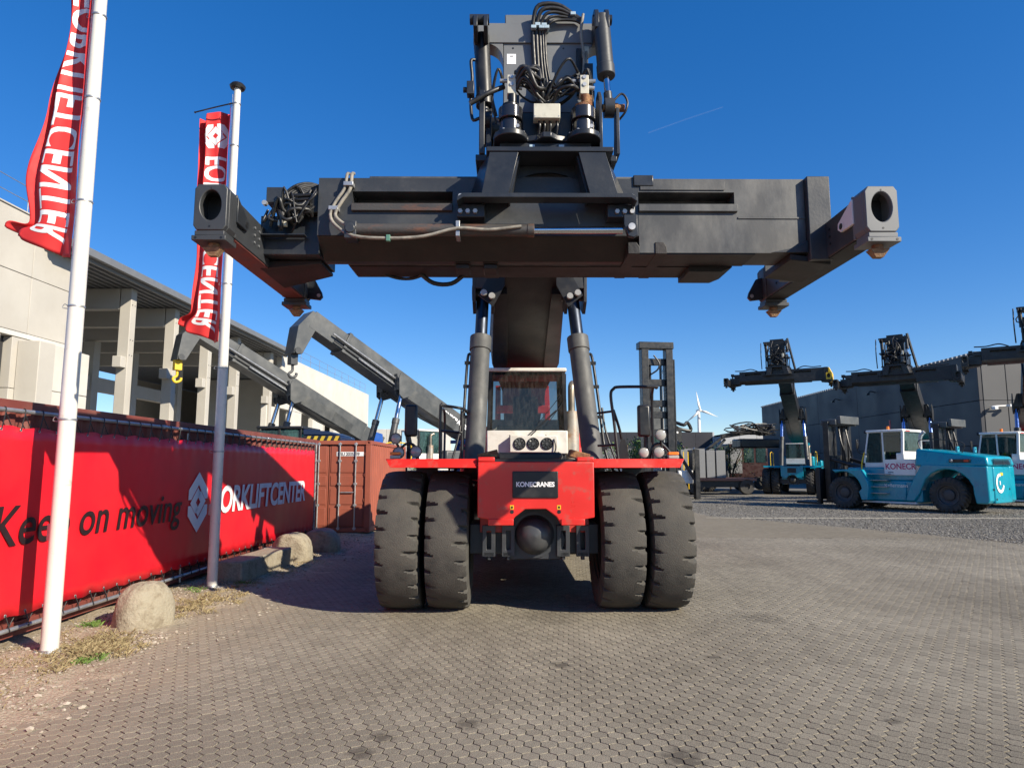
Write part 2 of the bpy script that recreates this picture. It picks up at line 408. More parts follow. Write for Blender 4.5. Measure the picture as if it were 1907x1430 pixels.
# hexagonal paving blocks
def paver_mat():
    m = bpy.data.materials.new('concrete_paver'); m.use_nodes = True
    n = m.node_tree.nodes; l = m.node_tree.links; b = n['Principled BSDF']; b.inputs['Roughness'].default_value = 0.88
    b.inputs['Specular IOR Level'].default_value = 0.3
    g = n.new('ShaderNodeNewGeometry'); pos = g.outputs['Position']
    at = n.new('ShaderNodeAttribute'); at.attribute_name = 'shade'
    oi = n.new('ShaderNodeObjectInfo')
    big = n.new('ShaderNodeTexNoise'); big.inputs['Scale'].default_value = 0.35; big.inputs['Detail'].default_value = 5; l.new(pos, big.inputs['Vector'])
    fine = n.new('ShaderNodeTexNoise'); fine.inputs['Scale'].default_value = 140; fine.inputs['Detail'].default_value = 3; l.new(pos, fine.inputs['Vector'])
    ramp = n.new('ShaderNodeValToRGB'); e = ramp.color_ramp.elements
    e[0].position = 0.3; e[0].color = (0.165, 0.145, 0.110, 1); e[1].position = 0.72; e[1].color = (0.255, 0.228, 0.178, 1)
    l.new(big.outputs[0], ramp.inputs[0])
    def mul(a_, fac_out, lo, hi, x0=0.0, x1=1.0):
        r = n.new('ShaderNodeMapRange'); r.inputs[1].default_value = x0; r.inputs[2].default_value = x1; r.inputs[3].default_value = lo; r.inputs[4].default_value = hi
        l.new(fac_out, r.inputs[0])
        h = n.new('ShaderNodeVectorMath'); h.operation = 'SCALE'; l.new(a_, h.inputs[0]); l.new(r.outputs[0], h.inputs['Scale'])
        return h.outputs[0]
    c = mul(ramp.outputs[0], at.outputs['Fac'], 0.88, 1.12)
    c = mul(c, oi.outputs['Random'], 0.95, 1.06)
    c = mul(c, fine.outputs[0], 0.30, 1.70, 0.25, 0.75)
    # oil drips that fell on the yard
    spots = [(1.05, 4.78, 0.16), (-1.09, 4.83, 0.09), (-0.42, 5.35, 0.10), (-1.00, 5.08, 0.08), (2.78, 5.46, 0.06), (0.35, 6.9, 0.10), (1.9, 7.2, 0.07), (3.0, 9.0, 0.3), (0.3, 9.1, 0.45)]
    wob = n.new('ShaderNodeTexNoise'); wob.inputs['Scale'].default_value = 14; wob.inputs['Detail'].default_value = 4; l.new(pos, wob.inputs['Vector'])
    tot = None
    for sx, sy, sr in spots:
        d = n.new('ShaderNodeVectorMath'); d.operation = 'DISTANCE'; l.new(pos, d.inputs[0]); d.inputs[1].default_value = (sx, sy, 0)
        w = n.new('ShaderNodeMath'); w.operation = 'MULTIPLY_ADD'; l.new(wob.outputs[0], w.inputs[0]); w.inputs[1].default_value = -sr * 2.4; l.new(d.outputs['Value'], w.inputs[2])
        r = n.new('ShaderNodeMapRange'); r.inputs[1].default_value = -sr * 0.75; r.inputs[2].default_value = sr * 0.05
        r.inputs[3].default_value = 0.62 if sr < 0.2 else 0.35; r.inputs[4].default_value = 0.0
        l.new(w.outputs[0], r.inputs[0])
        if tot is None: tot = r.outputs[0]
        else:
            mxx = n.new('ShaderNodeMath'); mxx.operation = 'MAXIMUM'; l.new(tot, mxx.inputs[0]); l.new(r.outputs[0], mxx.inputs[1]); tot = mxx.outputs[0]
    st = n.new('ShaderNodeMix'); st.data_type = 'RGBA'; l.new(tot, st.inputs[0]); l.new(c, st.inputs[6]); st.inputs[7].default_value = (0.045, 0.038, 0.03, 1)
    # rubber and dirt rubbed into the blocks by turning machines
    trk = n.new('ShaderNodeTexNoise'); trk.inputs['Scale'].default_value = 1.0; trk.inputs['Detail'].default_value = 4
    tmp_ = n.new('ShaderNodeMapping'); tmp_.inputs['Scale'].default_value = (1.5, 0.16, 1); tmp_.inputs['Rotation'].default_value = (0, 0, 0.5); l.new(pos, tmp_.inputs[0]); l.new(tmp_.outputs[0], trk.inputs['Vector'])
    tr_ = n.new('ShaderNodeMapRange'); tr_.inputs[1].default_value = 0.52; tr_.inputs[2].default_value = 0.72; tr_.inputs[4].default_value = 0.24; l.new(trk.outputs[0], tr_.inputs[0])
    tk = n.new('ShaderNodeMix'); tk.data_type = 'RGBA'; l.new(tr_.outputs[0], tk.inputs[0]); l.new(st.outputs[2], tk.inputs[6]); tk.inputs[7].default_value = (0.095, 0.08, 0.062, 1)
    st = tk
    # sand carried onto the blocks along the verge
    sx_ = n.new('ShaderNodeSeparateXYZ'); l.new(pos, sx_.inputs[0])
    w2 = n.new('ShaderNodeMath'); w2.operation = 'MULTIPLY_ADD'; l.new(wob.outputs[0], w2.inputs[0]); w2.inputs[1].default_value = -1.6
    bg2 = n.new('ShaderNodeTexNoise'); bg2.inputs['Scale'].default_value = 1.3; bg2.inputs['Detail'].default_value = 5; l.new(pos, bg2.inputs['Vector'])
    w3 = n.new('ShaderNodeMath'); w3.operation = 'MULTIPLY_ADD'; l.new(bg2.outputs[0], w3.inputs[0]); w3.inputs[1].default_value = -2.4; l.new(sx_.outputs[0], w3.inputs[2])
    l.new(w3.outputs[0], w2.inputs[2])
    r3 = n.new('ShaderNodeMapRange'); r3.inputs[1].default_value = -6.1; r3.inputs[2].default_value = -4.6; r3.inputs[3].default_value = 0.75; r3.inputs[4].default_value = 0.0
    l.new(w2.outputs[0], r3.inputs[0])
    sd = n.new('ShaderNodeMix'); sd.data_type = 'RGBA'; l.new(r3.outputs[0], sd.inputs[0]); l.new(st.outputs[2], sd.inputs[6]); sd.inputs[7].default_value = (0.30, 0.25, 0.18, 1)
    l.new(sd.outputs[2], b.inputs['Base Color'])
    bp = n.new('ShaderNodeBump'); bp.inputs['Strength'].default_value = 0.5; bp.inputs['Distance'].default_value = 0.004; l.new(fine.outputs[0], bp.inputs['Height']); l.new(bp.outputs[0], b.inputs['Normal'])
    return m
PAVER = paver_mat()
HW = 0.1175; HR = HW * 0.866
R0 = HW / sqrt(3.0)
def hex_ring(r, z): return [(r * cos(pi / 6 + k * pi / 3), r * sin(pi / 6 + k * pi / 3), z) for k in range(6)]
hv = np.array(hex_ring(R0 - 0.0064, 0.0) + hex_ring(R0 - 0.0050, -0.0028) + hex_ring(R0 - 0.0044, -0.020))
hf = [(0, 1, 2, 3, 4, 5)] + [(6 + k, 6 + (k + 1) % 6, (k + 1) % 6, k) for k in range(6)] + [(12 + k, 12 + (k + 1) % 6, 6 + (k + 1) % 6, 6 + k) for k in range(6)]
rng = np.random.default_rng(3)
ROT = radians(-4.0)                                   # the rows run a little askew to the machine
cr, sr_ = cos(ROT), sin(ROT)
cent = []
for j in range(-40, 230):
    for i in range(-140, 240):
        u = (i + 0.5 * (j & 1)) * HW; w = j * HR
        x = u * cr - w * sr_; y = u * sr_ + w * cr
        if y < 0.6 or y > PY1: continue
        if x < -4.70 or x > min(14.5, gravel_edge(y) + 0.25): continue
        if abs(x) > 1.3 * y + 3.0: continue
        cent.append((x, y))
cent = np.array(cent)
half_w = (cent[:, 1] * 0.9945 + 0.5)
vis = (np.abs(cent[:, 0] + 0.0173 * cent[:, 1]) < 0.735 * half_w) & (cent[:, 1] > 4.62)
order = np.argsort(np.where(vis, cent[:, 1] + 0.06 * np.abs(cent[:, 0]), 1e6))
near = order[:300]; rest = order[300:]
def sink(x, y):
    return 0.008 * mnoise.noise(Vector((x * 0.5, y * 0.5, 0.0))) + 0.004 * mnoise.noise(Vector((x * 2, y * 2, 3.0)))
pm = bpy.data.meshes.new('paving_block'); pm.from_pydata([tuple(p) for p in hv], [], hf); pm.materials.append(PAVER); pm.polygons.foreach_set('use_smooth', [False] * len(hf))
att = pm.attributes.new('shade', 'FLOAT', 'POINT'); att.data.foreach_set('value', [0.5] * 18)
for k in near:
    x, y = cent[k]; o = bpy.data.objects.new('paving_block', pm); COL.objects.link(o); o.parent = bed
    o.location = (x, y, sink(x, y) * 0.6 + rng.uniform(-0.0012, 0.0012)); o.rotation_euler = (rng.uniform(-.012, .012), rng.uniform(-.012, .012), ROT + rng.uniform(-.02, .02))
nr = len(rest)
allv = np.empty((nr, 18, 3)); shade = np.repeat(rng.uniform(0, 1, nr), 18)
rx = hv[:, 0] * cr - hv[:, 1] * sr_; ry = hv[:, 0] * sr_ + hv[:, 1] * cr
tx = rng.uniform(-.012, .012, nr); ty = rng.uniform(-.012, .012, nr)
zz = np.array([sink(cent[k][0], cent[k][1]) * 0.6 for k in rest]) + rng.uniform(-.0012, .0012, nr)
allv[:, :, 0] = cent[rest, 0][:, None] + rx[None]; allv[:, :, 1] = cent[rest, 1][:, None] + ry[None]
allv[:, :, 2] = hv[:, 2][None] + zz[:, None] + rx[None] * tx[:, None] + ry[None] * ty[:, None]
me = bpy.data.meshes.new('paving_blocks'); me.vertices.add(nr * 18); me.vertices.foreach_set('co', allv.ravel())
idx = []; ls = []; lt = []; c0 = 0
base = np.concatenate([np.array(f) for f in hf]); lens = np.array([len(f) for f in hf])
idx = (base[None] + (np.arange(nr) * 18)[:, None]).ravel(); lt = np.tile(lens, nr); ls = np.concatenate([[0], np.cumsum(lt)[:-1]])
me.loops.add(len(idx)); me.loops.foreach_set('vertex_index', idx); me.polygons.add(len(lt)); me.polygons.foreach_set('loop_start', ls); me.polygons.foreach_set('loop_total', lt)
me.update(calc_edges=True); me.polygons.foreach_set('use_smooth', [False] * len(lt))
att = me.attributes.new('shade', 'FLOAT', 'POINT'); att.data.foreach_set('value', shade.astype(np.float32))
pv = place('paving_blocks', me, PAVER, bed); pv['kind'] = 'stuff'

# the dirt verge in front of the banner
def verge_h(x, y):
    edge = -3.50 - 0.13 * max(0, min(4.5, y - 4.5)) if y < 9 else -4.08 + 0.13 * min(2.6, max(0, y - 9.4))
    t = (edge - x) / 1.1
    return 0.06 * max(-1, min(1.0, t)) - 0.006 + 0.028 * mnoise.noise(Vector((x * 1.7, y * 1.7, 0))) + 0.014 * mnoise.noise(Vector((x * 5, y * 5, 2))) + 0.006 * mnoise.noise(Vector((x * 14, y * 14, 5)))
xs = np.arange(-6.2, -3.05, 0.045); ysv = np.arange(2.5, 20.5, 0.06)
vv = [(x, y, verge_h(x, y)) for y in ysv for x in xs]; nx = len(xs)
ff = [(j * nx + i, j * nx + i + 1, (j + 1) * nx + i + 1, (j + 1) * nx + i) for j in range(len(ysv) - 1) for i in range(nx - 1)]
mev = bpy.data.meshes.new('dirt_verge'); mev.from_pydata(vv, [], ff); mev.polygons.foreach_set('use_smooth', [True] * len(ff))
struct(place('dirt_verge', mev, DIRT))

def stone_mesh(name, items, m, seed=1):
    """many small uneven stones joined into one mesh: items of (x, y, z, size)"""
    r = np.random.default_rng(seed)
    bv = np.array([(1, 0, 0), (-1, 0, 0), (0, 1, 0), (0, -1, 0), (0, 0, 1), (0, 0, -1), (.6, .6, .55), (-.6, .6, .55), (.6, -.6, .55), (-.6, -.6, .55)], float)
    bf = [(0, 6, 8), (2, 7, 6), (1, 9, 7), (3, 8, 9), (4, 6, 7), (4, 7, 9), (4, 9, 8), (4, 8, 6), (0, 2, 6), (2, 1, 7), (1, 3, 9), (3, 0, 8), (0, 5, 2), (2, 5, 1), (1, 5, 3), (3, 5, 0)]
    V_ = []; F_ = []; sh = []
    for k, (x, y, z, s_) in enumerate(items):
        a = r.uniform(0, 2 * pi); sc = np.array([r.uniform(.7, 1.4), r.uniform(.6, 1.1), r.uniform(.4, .8)]) * s_
        p = bv * r.uniform(.75, 1.2, (10, 1)) * sc
        q = np.stack([p[:, 0] * cos(a) - p[:, 1] * sin(a) + x, p[:, 0] * sin(a) + p[:, 1] * cos(a) + y, p[:, 2] + z], 1)
        V_.append(q); F_ += [(f[0] + 10 * k, f[1] + 10 * k, f[2] + 10 * k) for f in bf]; sh += [r.uniform(0, 1)] * 10
    me_ = bpy.data.meshes.new(name); me_.from_pydata(np.concatenate(V_).tolist(), [], F_)
    at_ = me_.attributes.new('shade', 'FLOAT', 'POINT'); at_.data.foreach_set('value', sh)
    return me_
def stone_mat(name, a, b_):
    m = bpy.data.materials.new(name); m.use_nodes = True; n = m.node_tree.nodes; l = m.node_tree.links
    bs = n['Principled BSDF']; bs.inputs['Roughness'].default_value = 0.9
    at_ = n.new('ShaderNodeAttribute'); at_.attribute_name = 'shade'; mx = n.new('ShaderNodeMix'); mx.data_type = 'RGBA'
    mx.inputs[6].default_value = (*a, 1); mx.inputs[7].default_value = (*b_, 1); l.new(at_.outputs['Fac'], mx.inputs[0]); l.new(mx.outputs[2], bs.inputs['Base Color'])
    return m
STONE = stone_mat('verge_stones', (0.20, 0.16, 0.115), (0.44, 0.385, 0.31))
GSTONE = stone_mat('gravel_stones', (0.075, 0.070, 0.060), (0.30, 0.282, 0.25))
r = random.Random(5)
items = []
for k in range(19000):
    y = r.uniform(4.3, 19.5); x = r.uniform(-5.4, -3.3)
    h = verge_h(x, y)
    if h < 0.012 and r.random() < 0.82: continue
    s_ = 0.004 + 0.018 * r.random() ** 4 + (0.018 if r.random() < 0.02 else 0)
    items.append((x, y, max(h, 0.0) + s_ * 0.2, s_))
for cx_, cy_, sx_, sy_, cnt in ((-4.15, 7.55, .13, .25, 140), (-4.3, 5.7, .4, .4, 170)):
    for k in range(cnt):
        x = cx_ + r.gauss(0, sx_); y = cy_ + r.gauss(0, sy_); s_ = r.uniform(.010, .032); items.append((x, y, max(verge_h(x, y), 0.0) + 0.15 * s_, s_))
struct(place('verge_stones', stone_mesh('verge_stones', items, STONE, 2), STONE), 'stuff')
items = []
while len(items) < 40000:
    y = 17.0 + 30 * r.random() ** 1.6; x = r.uniform(6.0, 34)
    if x < gravel_edge(y) + r.gauss(0.1, 0.5) or x > 0.80 * y + 2: continue
    items.append((x, y, -0.012, r.uniform(.012, .033)))
struct(place('gravel_stones', stone_mesh('gravel_stones', items, GSTONE, 4), GSTONE), 'stuff')
# dry grass on the verge
gv = []; gf = []; gs = []
def tuft(x, y, n_, h, spread, r_):
    z = verge_h(x, y)
    for k in range(n_):
        a = r_.uniform(0, 2 * pi); bx = x + r_.gauss(0, spread); by = y + r_.gauss(0, spread); L_ = h * r_.uniform(.4, 1.2); ln = r_.uniform(.3, 1.3)
        w_ = r_.uniform(.0015, .0035); px, py = -sin(a) * w_, cos(a) * w_
        o = len(gv); zb = max(z - .01, 0)
        gv.extend([(bx - px, by - py, zb), (bx + px, by + py, zb), (bx + cos(a) * L_ * ln * .5 + px * .7, by + sin(a) * L_ * ln * .5 + py * .7, zb + L_ * .6), (bx + cos(a) * L_ * ln, by + sin(a) * L_ * ln, zb + L_ * .75)])
        gf.extend([(o, o + 1, o + 2), (o, o + 2, o + 3)]); gs.extend([r_.random()] * 4)
rg = random.Random(11)
for k in range(520):
    y = rg.uniform(4.5, 16); x = rg.uniform(-5.35, -3.9)
    if verge_h(x, y) < 0.02: continue
    tuft(x, y, 16, 0.05, 0.05, rg)
for k in range(46): tuft(-4.42 + rg.gauss(0, .16), 7.25 + rg.gauss(0, .28), 60, 0.07, 0.06, rg)
for k in range(30): tuft(-4.5 + rg.gauss(0, .15), 9.4 + rg.gauss(0, .6), 50, 0.07, 0.07, rg)
meg = bpy.data.meshes.new('dry_grass'); meg.from_pydata(gv, [], gf); ag = meg.attributes.new('shade', 'FLOAT', 'POINT'); ag.data.foreach_set('value', gs)
STRAW = stone_mat('dry_grass', (0.17, 0.13, 0.06), (0.34, 0.27, 0.145))
struct(place('dry_grass', meg, STRAW), 'stuff')
gv = []; gf = []; gs = []
for (x, y) in ((-4.28, 6.95), (-4.30, 6.85), (-5.05, 8.15), (-5.1, 8.3), (-4.95, 10.6), (-4.5, 11.2)):
    for k in range(3): tuft(x + rg.gauss(0, .05), y + rg.gauss(0, .05), 30, 0.07, 0.03, rg)
meg = bpy.data.meshes.new('green_weeds'); meg.from_pydata(gv, [], gf); ag = meg.attributes.new('shade', 'FLOAT', 'POINT'); ag.data.foreach_set('value', gs)
struct(place('green_weeds', meg, stone_mat('green_weed', (0.06, 0.12, 0.02), (0.16, 0.24, 0.05))), 'stuff')
# flush concrete strip across the gravel
strip = B('kerb_strip', mat('worn_concrete_strip', (0.30, 0.285, 0.25), 0.9, var=0.35, scale=1.5), None, 6.9, 34, 26.38, 26.44, -0.1, 0.012, 0)
struct(strip)

# ------------------------------------------------------------------ tyres and wheels
def tyre_mesh(name, D, W, grooves=24, depth=0.05, glen=0.16, sub=12, gw=0.30, chunky=False):
    """tyre about the x axis: rounded carcass, worn tread with grooves that run in from both shoulders"""
    R = D / 2; hw = W / 2; ns = grooves * sub
    prof = []                                          # (x across, radius)
    prof += [(-hw * 0.72, R * 0.56), (-hw * 0.92, R * 0.62), (-hw * 1.0, R * 0.74), (-hw * 0.995, R * 0.86), (-hw * 0.965, R * 0.935)]
    k = 15
    for i in range(k):
        t = -1 + 2 * i / (k - 1)
        prof.append((hw * 0.93 * t, R * (1 - 0.022 * abs(t) ** 3 - 0.004 * t * t)))
    prof += [(-x, r) for x, r in prof[4::-1]]
    n = len(prof); vs = []
    rr = random.Random(int(D * 1000) + grooves)
    jit = [rr.uniform(.6, 1.35) for _ in range(grooves * 2 + 2)]
    for s in range(ns):
        a = 2 * pi * s / ns
        for (x, r) in prof:
            side = -1 if x < 0 else 1
            ph = (s / sub + (0.5 if side > 0 else 0.0) + (0.20 * side * (1 - abs(x) / hw) if not chunky else 0.9 * side * (1 - abs(x) / hw)))
            gi = int(ph) % grooves; fr = ph - math.floor(ph)
            dist = abs(fr - 0.5)
            e = max(0.0, (abs(x) - (hw - glen * jit[gi * 2 + (side > 0)])) / (glen))
            wid = gw * (0.32 + 0.75 * min(1, e)) if e > 0 else 0
            d = 0.0
            if e > 0 and dist < wid / 2 and r > R * 0.84:
                d = depth * (0.45 + 0.6 * jit[(gi * 2 + 1 - (side > 0)) % len(jit)]) * min(1.0, (1 - dist / (wid / 2)) * 2.5) * min(1, e * 4)
            v = mnoise.noise(Vector((cos(a) * 3, sin(a) * 3, x * 5))) * 0.003
            if abs(x) > hw * 0.80 and r > R * 0.9:
                v -= max(0.0, mnoise.noise(Vector((cos(a) * 11 + 5 * side, sin(a) * 11, x * 9)))) * 0.030 * min(1, (abs(x) / hw - 0.80) * 8)
            q = r - d + v
            vs.append((x * (1 - 0.04 * (d / max(depth, 1e-4))), cos(a) * q, sin(a) * q))
    fs = [(s * n + j, ((s + 1) % ns) * n + j, ((s + 1) % ns) * n + j + 1, s * n + j + 1) for s in range(ns) for j in range(n - 1)]
    me = bpy.data.meshes.new(name); me.from_pydata(vs, [], fs)
    bm = bmesh.new(); bm.from_mesh(me); bmesh.ops.recalc_face_normals(bm, faces=bm.faces); bm.to_mesh(me); bm.free()
    me.polygons.foreach_set('use_smooth', [True] * len(fs)); me.set_sharp_from_angle(angle=radians(38))
    return me
def rim_mesh(name, D, W, out=1):
    R = D / 2 * 0.585; h = W / 2 * out
    b = MB()
    b.lathe([(R, -h * 0.9), (R * 1.02, -h * 0.7), (R * 0.92, -h * 0.6), (R * 0.92, h * 0.6), (R * 1.02, h * 0.75), (R, h * 0.9), (R * 0.93, h * 0.86), (R * 0.88, h * 0.45), (R * 0.55, h * 0.25), (R * 0.50, h * 0.5), (R * 0.30, h * 0.62), (0.001, h * 0.64)], axis='x', n=28)
    b.lathe([(R * 0.9, -h * 0.2), (0.001, -h * 0.2)], axis='x', n=28)
    for i in range(12):
        a = 2 * pi * i / 12; y, z = cos(a) * R * 0.66, sin(a) * R * 0.66
        b.cyl((h * 0.25, y, z), (h * 0.42, y, z), R * 0.045, n=6)
    return b.mesh(name)
T_MAIN = tyre_mesh('tyre', 1.86, 0.565, 26, 0.055, 0.15)
T_REAR = tyre_mesh('tyre', 1.62, 0.50, 22, 0.04, 0.14, 8)
T_FAR = tyre_mesh('tyre', 1.84, 0.55, 24, 0.07, 0.27, 6, 0.55, chunky=True)
T_FORK = tyre_mesh('tyre', 1.50, 0.50, 24, 0.07, 0.25, 6, 0.55, chunky=True)
RIMS = {}
def wheel(parent, x, y, D, tyre, tm, rm, out, W=0.55, turn=0.0):
    key = (D, W, out)
    if key not in RIMS: RIMS[key] = rim_mesh('wheel', D, W, out)
    me = RIMS[key].copy(); me.materials.clear(); me.materials.append(rm)
    w = place('wheel', me, rm, parent); w.location = (x, y, D / 2 - 0.012); w.rotation_euler = (turn, 0, 0)
    t = tyre
    if not t.materials: t.materials.append(tm)
    o = bpy.data.objects.new('tyre', t); COL.objects.link(o); o.parent = w
    return w

def letters(string, m, parent, x, y, z, h, name='lettering', bold=0.012, spacing=1.0, shear=0.0, wscale=1.0, align='CENTER'):
    """lettering that faces -y, centred on x"""
    return text_obj(string, m, parent, frame_matrix((x, y, z), (1, 0, 0), (0, 0, 1)), name, size=h * 1.38, bold=bold * h, shear=shear, extrude=0.001, spacing=spacing, align=align, wscale=wscale)

def wire(name, m, parent, pts, r, n=8): return MB().tube(pts, r, n).build(name, m, parent, smooth=60)

# ------------------------------------------------------------------ reach stacker
def reach_stacker(label, loc, rz, paint, cabpaint, tip=(-2.45, 6.40), hi=False, spreader=True, tm=None, group=None, yellow_end=False, name_on_boom=False):
    """local frame: origin under the front axle, -y is forward, z up; tip is the boom end (y, z) on its centre line"""
    T = thing('reach_stacker', label, 'reach stacker', loc, rz, group)
    tm = tm or RUBBERD; tyre = T_MAIN if hi else T_FAR
    fr = mat('wheel_rim_' + paint.name, (0.05, 0.05, 0.052), 0.5, var=0.2)
    for s in (-1, 1):
        for k, x in enumerate((1.140, 1.775)):
            wheel(T, s * x, 0, 1.86 if hi else 1.84, tyre, tm, fr, s, 0.55, turn=0.13 * k + (0.07 if s > 0 else 0))
        wheel(T, s * 1.25, 6.0, 1.62, T_REAR, tm, fr, s, 0.5)
    # axle
    ax = MB().box(-0.86, 0.86, -0.42, 0.42, 0.76, 1.15).prism([(-0.34, 0.70), (0.34, 0.70), (0.42, 0.95), (0.30, 1.27), (0.12, 1.37), (-0.12, 1.37), (-0.30, 1.27), (-0.42, 0.95)], 'y', -0.52, 0.45)
    axo = ax.build('axle', GREY, T, 0.012)
    MB().lathe([(0.26, -0.50), (0.255, -0.56), (0.235, -0.58), (0.228, -0.64), (0.205, -0.70), (0.155, -0.76), (0.08, -0.79), (0.001, -0.80)], (0, 0, 1.02), 'y', 32).build('differential_cover', GREY, axo, smooth=40)
    if hi:
        for x in (-0.60, -0.345, 0.375, 0.63):
            o_ = rect_like(x, 0.945, 0.085, 0.20, 16); i_ = rect_like(x, 0.955, 0.030, 0.12, 16)
            MB().ringplate(o_, i_, 'y', -0.60, -0.52).build('axle_bracket', GREY, axo, 0.006)
            MB().box(x - 0.07, x + 0.07, -0.60, -0.45, 0.745, 0.80).cyl((x, -0.55, 0.70), (x, -0.55, 0.75), 0.028, n=6).build('axle_bolt', GREY, axo, 0.004)
        MB().lathe([(0.30, -0.525), (0.30, -0.54), (0.26, -0.54)], (0, 0, 1.02), 'y', 32).build('cover_flange', GREY, axo)
    # chassis
    ch = MB().box(-0.72, -0.40, -0.55, 7.0, 1.05, 1.75).box(0.40, 0.72, -0.55, 7.0, 1.05, 1.75).box(-0.74, 0.74, -0.86, 0.6, 1.42, 1.96).box(-0.4, 0.4, 2.0, 5.5, 1.2, 1.7)
    cho = ch.build('chassis', DKRED if paint is RED else paint, T, 0.01)
    B('shade_plate', BLACK, T, -0.74, 0.74, 0.7, 6.4, 0.88, 1.04)  # added to block light and darken the ground under the chassis
    # front plate with the arch over the axle
    plate = [(-0.735, 1.97), (-0.735, 1.27), (-0.60, 1.25), (-0.60, 1.17), (-0.33, 1.17), (-0.26, 1.28), (-0.13, 1.375), (0.13, 1.375), (0.26, 1.28), (0.33, 1.17), (0.62, 1.17), (0.62, 1.25), (0.745, 1.27), (0.745, 1.97)]
    fp = MB().prism(plate, 'y', -0.95, -0.865)
    fp.box(-0.735, -0.52, -0.945, -0.70, 1.972, 2.03).box(0.53, 0.745, -0.945, -0.70, 1.972, 2.03)
    fpo = fp.build('front_plate', paint, T, 0.012)
    npl = MB().box(-0.295, 0.285, -0.972, -0.952, 1.515, 1.85)
    npo = npl.build('nameplate', BLACK, fpo, 0.02, seg=3)
    if hi:
        letters('KONECRANES', WHTXT, fpo, -0.005, -0.9745, 1.658, 0.060, bold=0.05, spacing=0.97, wscale=0.93)
        MB().box(-0.60, -0.28, -0.975, -0.952, 1.175, 1.255).build('step_plate', paint, fpo, 0.008)
        MB().box(0.32, 0.62, -0.975, -0.952, 1.175, 1.255).build('step_plate', paint, fpo, 0.008)
        for x in (-0.30, 0.295):
            B('warning_sticker', YELLOW, fpo, x - 0.024, x + 0.024, -0.9535, -0.951, 1.372, 1.425, 0)
            MB().box(x - 0.012, x + 0.012, -0.9548, -0.9538, 1.385, 1.412).build('sticker_mark', BLACK, fpo)
            MB().cyl((x, -0.953, 1.342), (x, -0.90, 1.342), 0.024, n=16).build('plug_hole', BLACK, fpo)
    MB().box(-0.52, 0.53, -0.90, 0.35, 1.965, 2.005).build('deck', BLACK, T)
    # fenders
    for s in (-1, 1):
        f = MB()
        f.hexa([(s * 0.75, -0.86, 1.955), (s * 1.90, -0.80, 1.955), (s * 1.90, 1.0, 1.955), (s * 0.75, 1.0, 1.955), (s * 0.75, -0.86, 2.005), (s * 1.93, -0.80, 2.005), (s * 1.93, 1.0, 2.005), (s * 0.75, 1.0, 2.005)])
        fo = f.build('fender', paint, T, 0.006)
        lp = MB().hexa([(s * 0.75, -0.93, 1.895), (s * 1.865, -0.87, 1.895), (s * 1.865, -0.85, 1.895), (s * 0.75, -0.91, 1.895), (s * 0.75, -0.875, 2.008), (s * 1.935, -0.815, 2.008), (s * 1.935, -0.795, 2.008), (s * 0.75, -0.855, 2.008)])
        lp.build('fender_lip', paint, fo, 0.004)
        B('fender_arm', BLACK, fo, min(s * 0.7, s * 1.85), max(s * 0.7, s * 1.85), -0.5, -0.35, 1.90, 1.952)
    # body behind the cab
    B('engine_cover', paint if spreader else GREYB, T, -1.12, 1.12, 4.0, 6.4, 1.95, 2.72, 0.08)
    B('counterweight', paint, T, -1.5, 1.5, 6.9, 8.1, 0.75, 2.45 if spreader else 2.2, 0.10)
    B('boom_crossmember', paint, T, -0.60, 0.60, 5.7, 5.85, 3.12, 3.30, 0.02)
    for s in (-1, 1):
        MB().prism([(5.6, 1.8), (7.2, 1.8), (7.05, 3.75), (6.6, 3.85), (6.3, 3.4)], 'x', s * 0.58 - 0.06, s * 0.58 + 0.06).build('boom_support', paint, T, 0.01)
        B('side_tank', BLACK if hi else paint, T, min(s * 0.95, s * 1.65), max(s * 0.95, s * 1.65), 1.25, 5.0, 0.60, 1.6, 0.04)
        B('walkway', BLACK, T, min(s * 0.75, s * 1.75), max(s * 0.75, s * 1.75), 1.05, 6.3, 1.88, 1.93)
        st = MB()
        for k in range(3): st.box(min(s * 1.45, s * 1.8), max(s * 1.45, s * 1.8), 1.15, 1.6, 0.55 + 0.42 * k, 0.58 + 0.42 * k)
        st.box(s * 1.62 - .17, s * 1.62 + .17, 1.12, 1.14, 0.5, 1.9)
        st.build('step', BLACK, T)
    # cab
    cy = 2.60
    cab = MB().box(-0.73, 0.73, cy, cy + 1.45, 2.14, 2.56).box(-0.70, 0.70, cy + 1.40, cy + 1.45, 2.56, 2.85)
    cabo = cab.build('cab', cabpaint, T, 0.02)
    B('cab_roof', cabpaint, cabo, -0.72, 0.72, cy + 0.0, cy + 1.48, 3.63, 3.70, 0.02)
    B('cab_base', BLACK, cabo, -0.70, 0.70, cy + 0.05, cy + 1.4, 1.93, 2.14)
    fms = []
    for s in (-1, 1):
        fms.append(MB()); fm = fms[-1]; fm.bar((s * 0.70, cy + 0.03, 2.56), (s * 0.665, cy + 0.05, 3.63), 0.06, 0.06, (0, 1, 0))
        fms.append(MB()); fm = fms[-1]; fm.bar((s * 0.70, cy + 1.42, 2.56), (s * 0.68, cy + 1.42, 3.63), 0.08, 0.08, (0, 1, 0))
        fms.append(MB()); fm = fms[-1]; fm.bar((s * 0.70, cy + 0.75, 2.56), (s * 0.68, cy + 0.75, 3.63), 0.05, 0.05, (0, 1, 0))
    for fm in fms: fm.build('cab_pillar', BLACK, cabo)
    MB().box(-0.64, 0.64, cy + 0.04, cy + 0.07, 3.575, 3.628).build('cab_header', BLACK, cabo)
    gz = MB().add([(-0.715, cy + 0.005, 2.565), (0.715, cy + 0.005, 2.565), (0.675, cy + 0.02, 3.62), (-0.675, cy + 0.02, 3.62)], [(0, 1, 2, 3)])
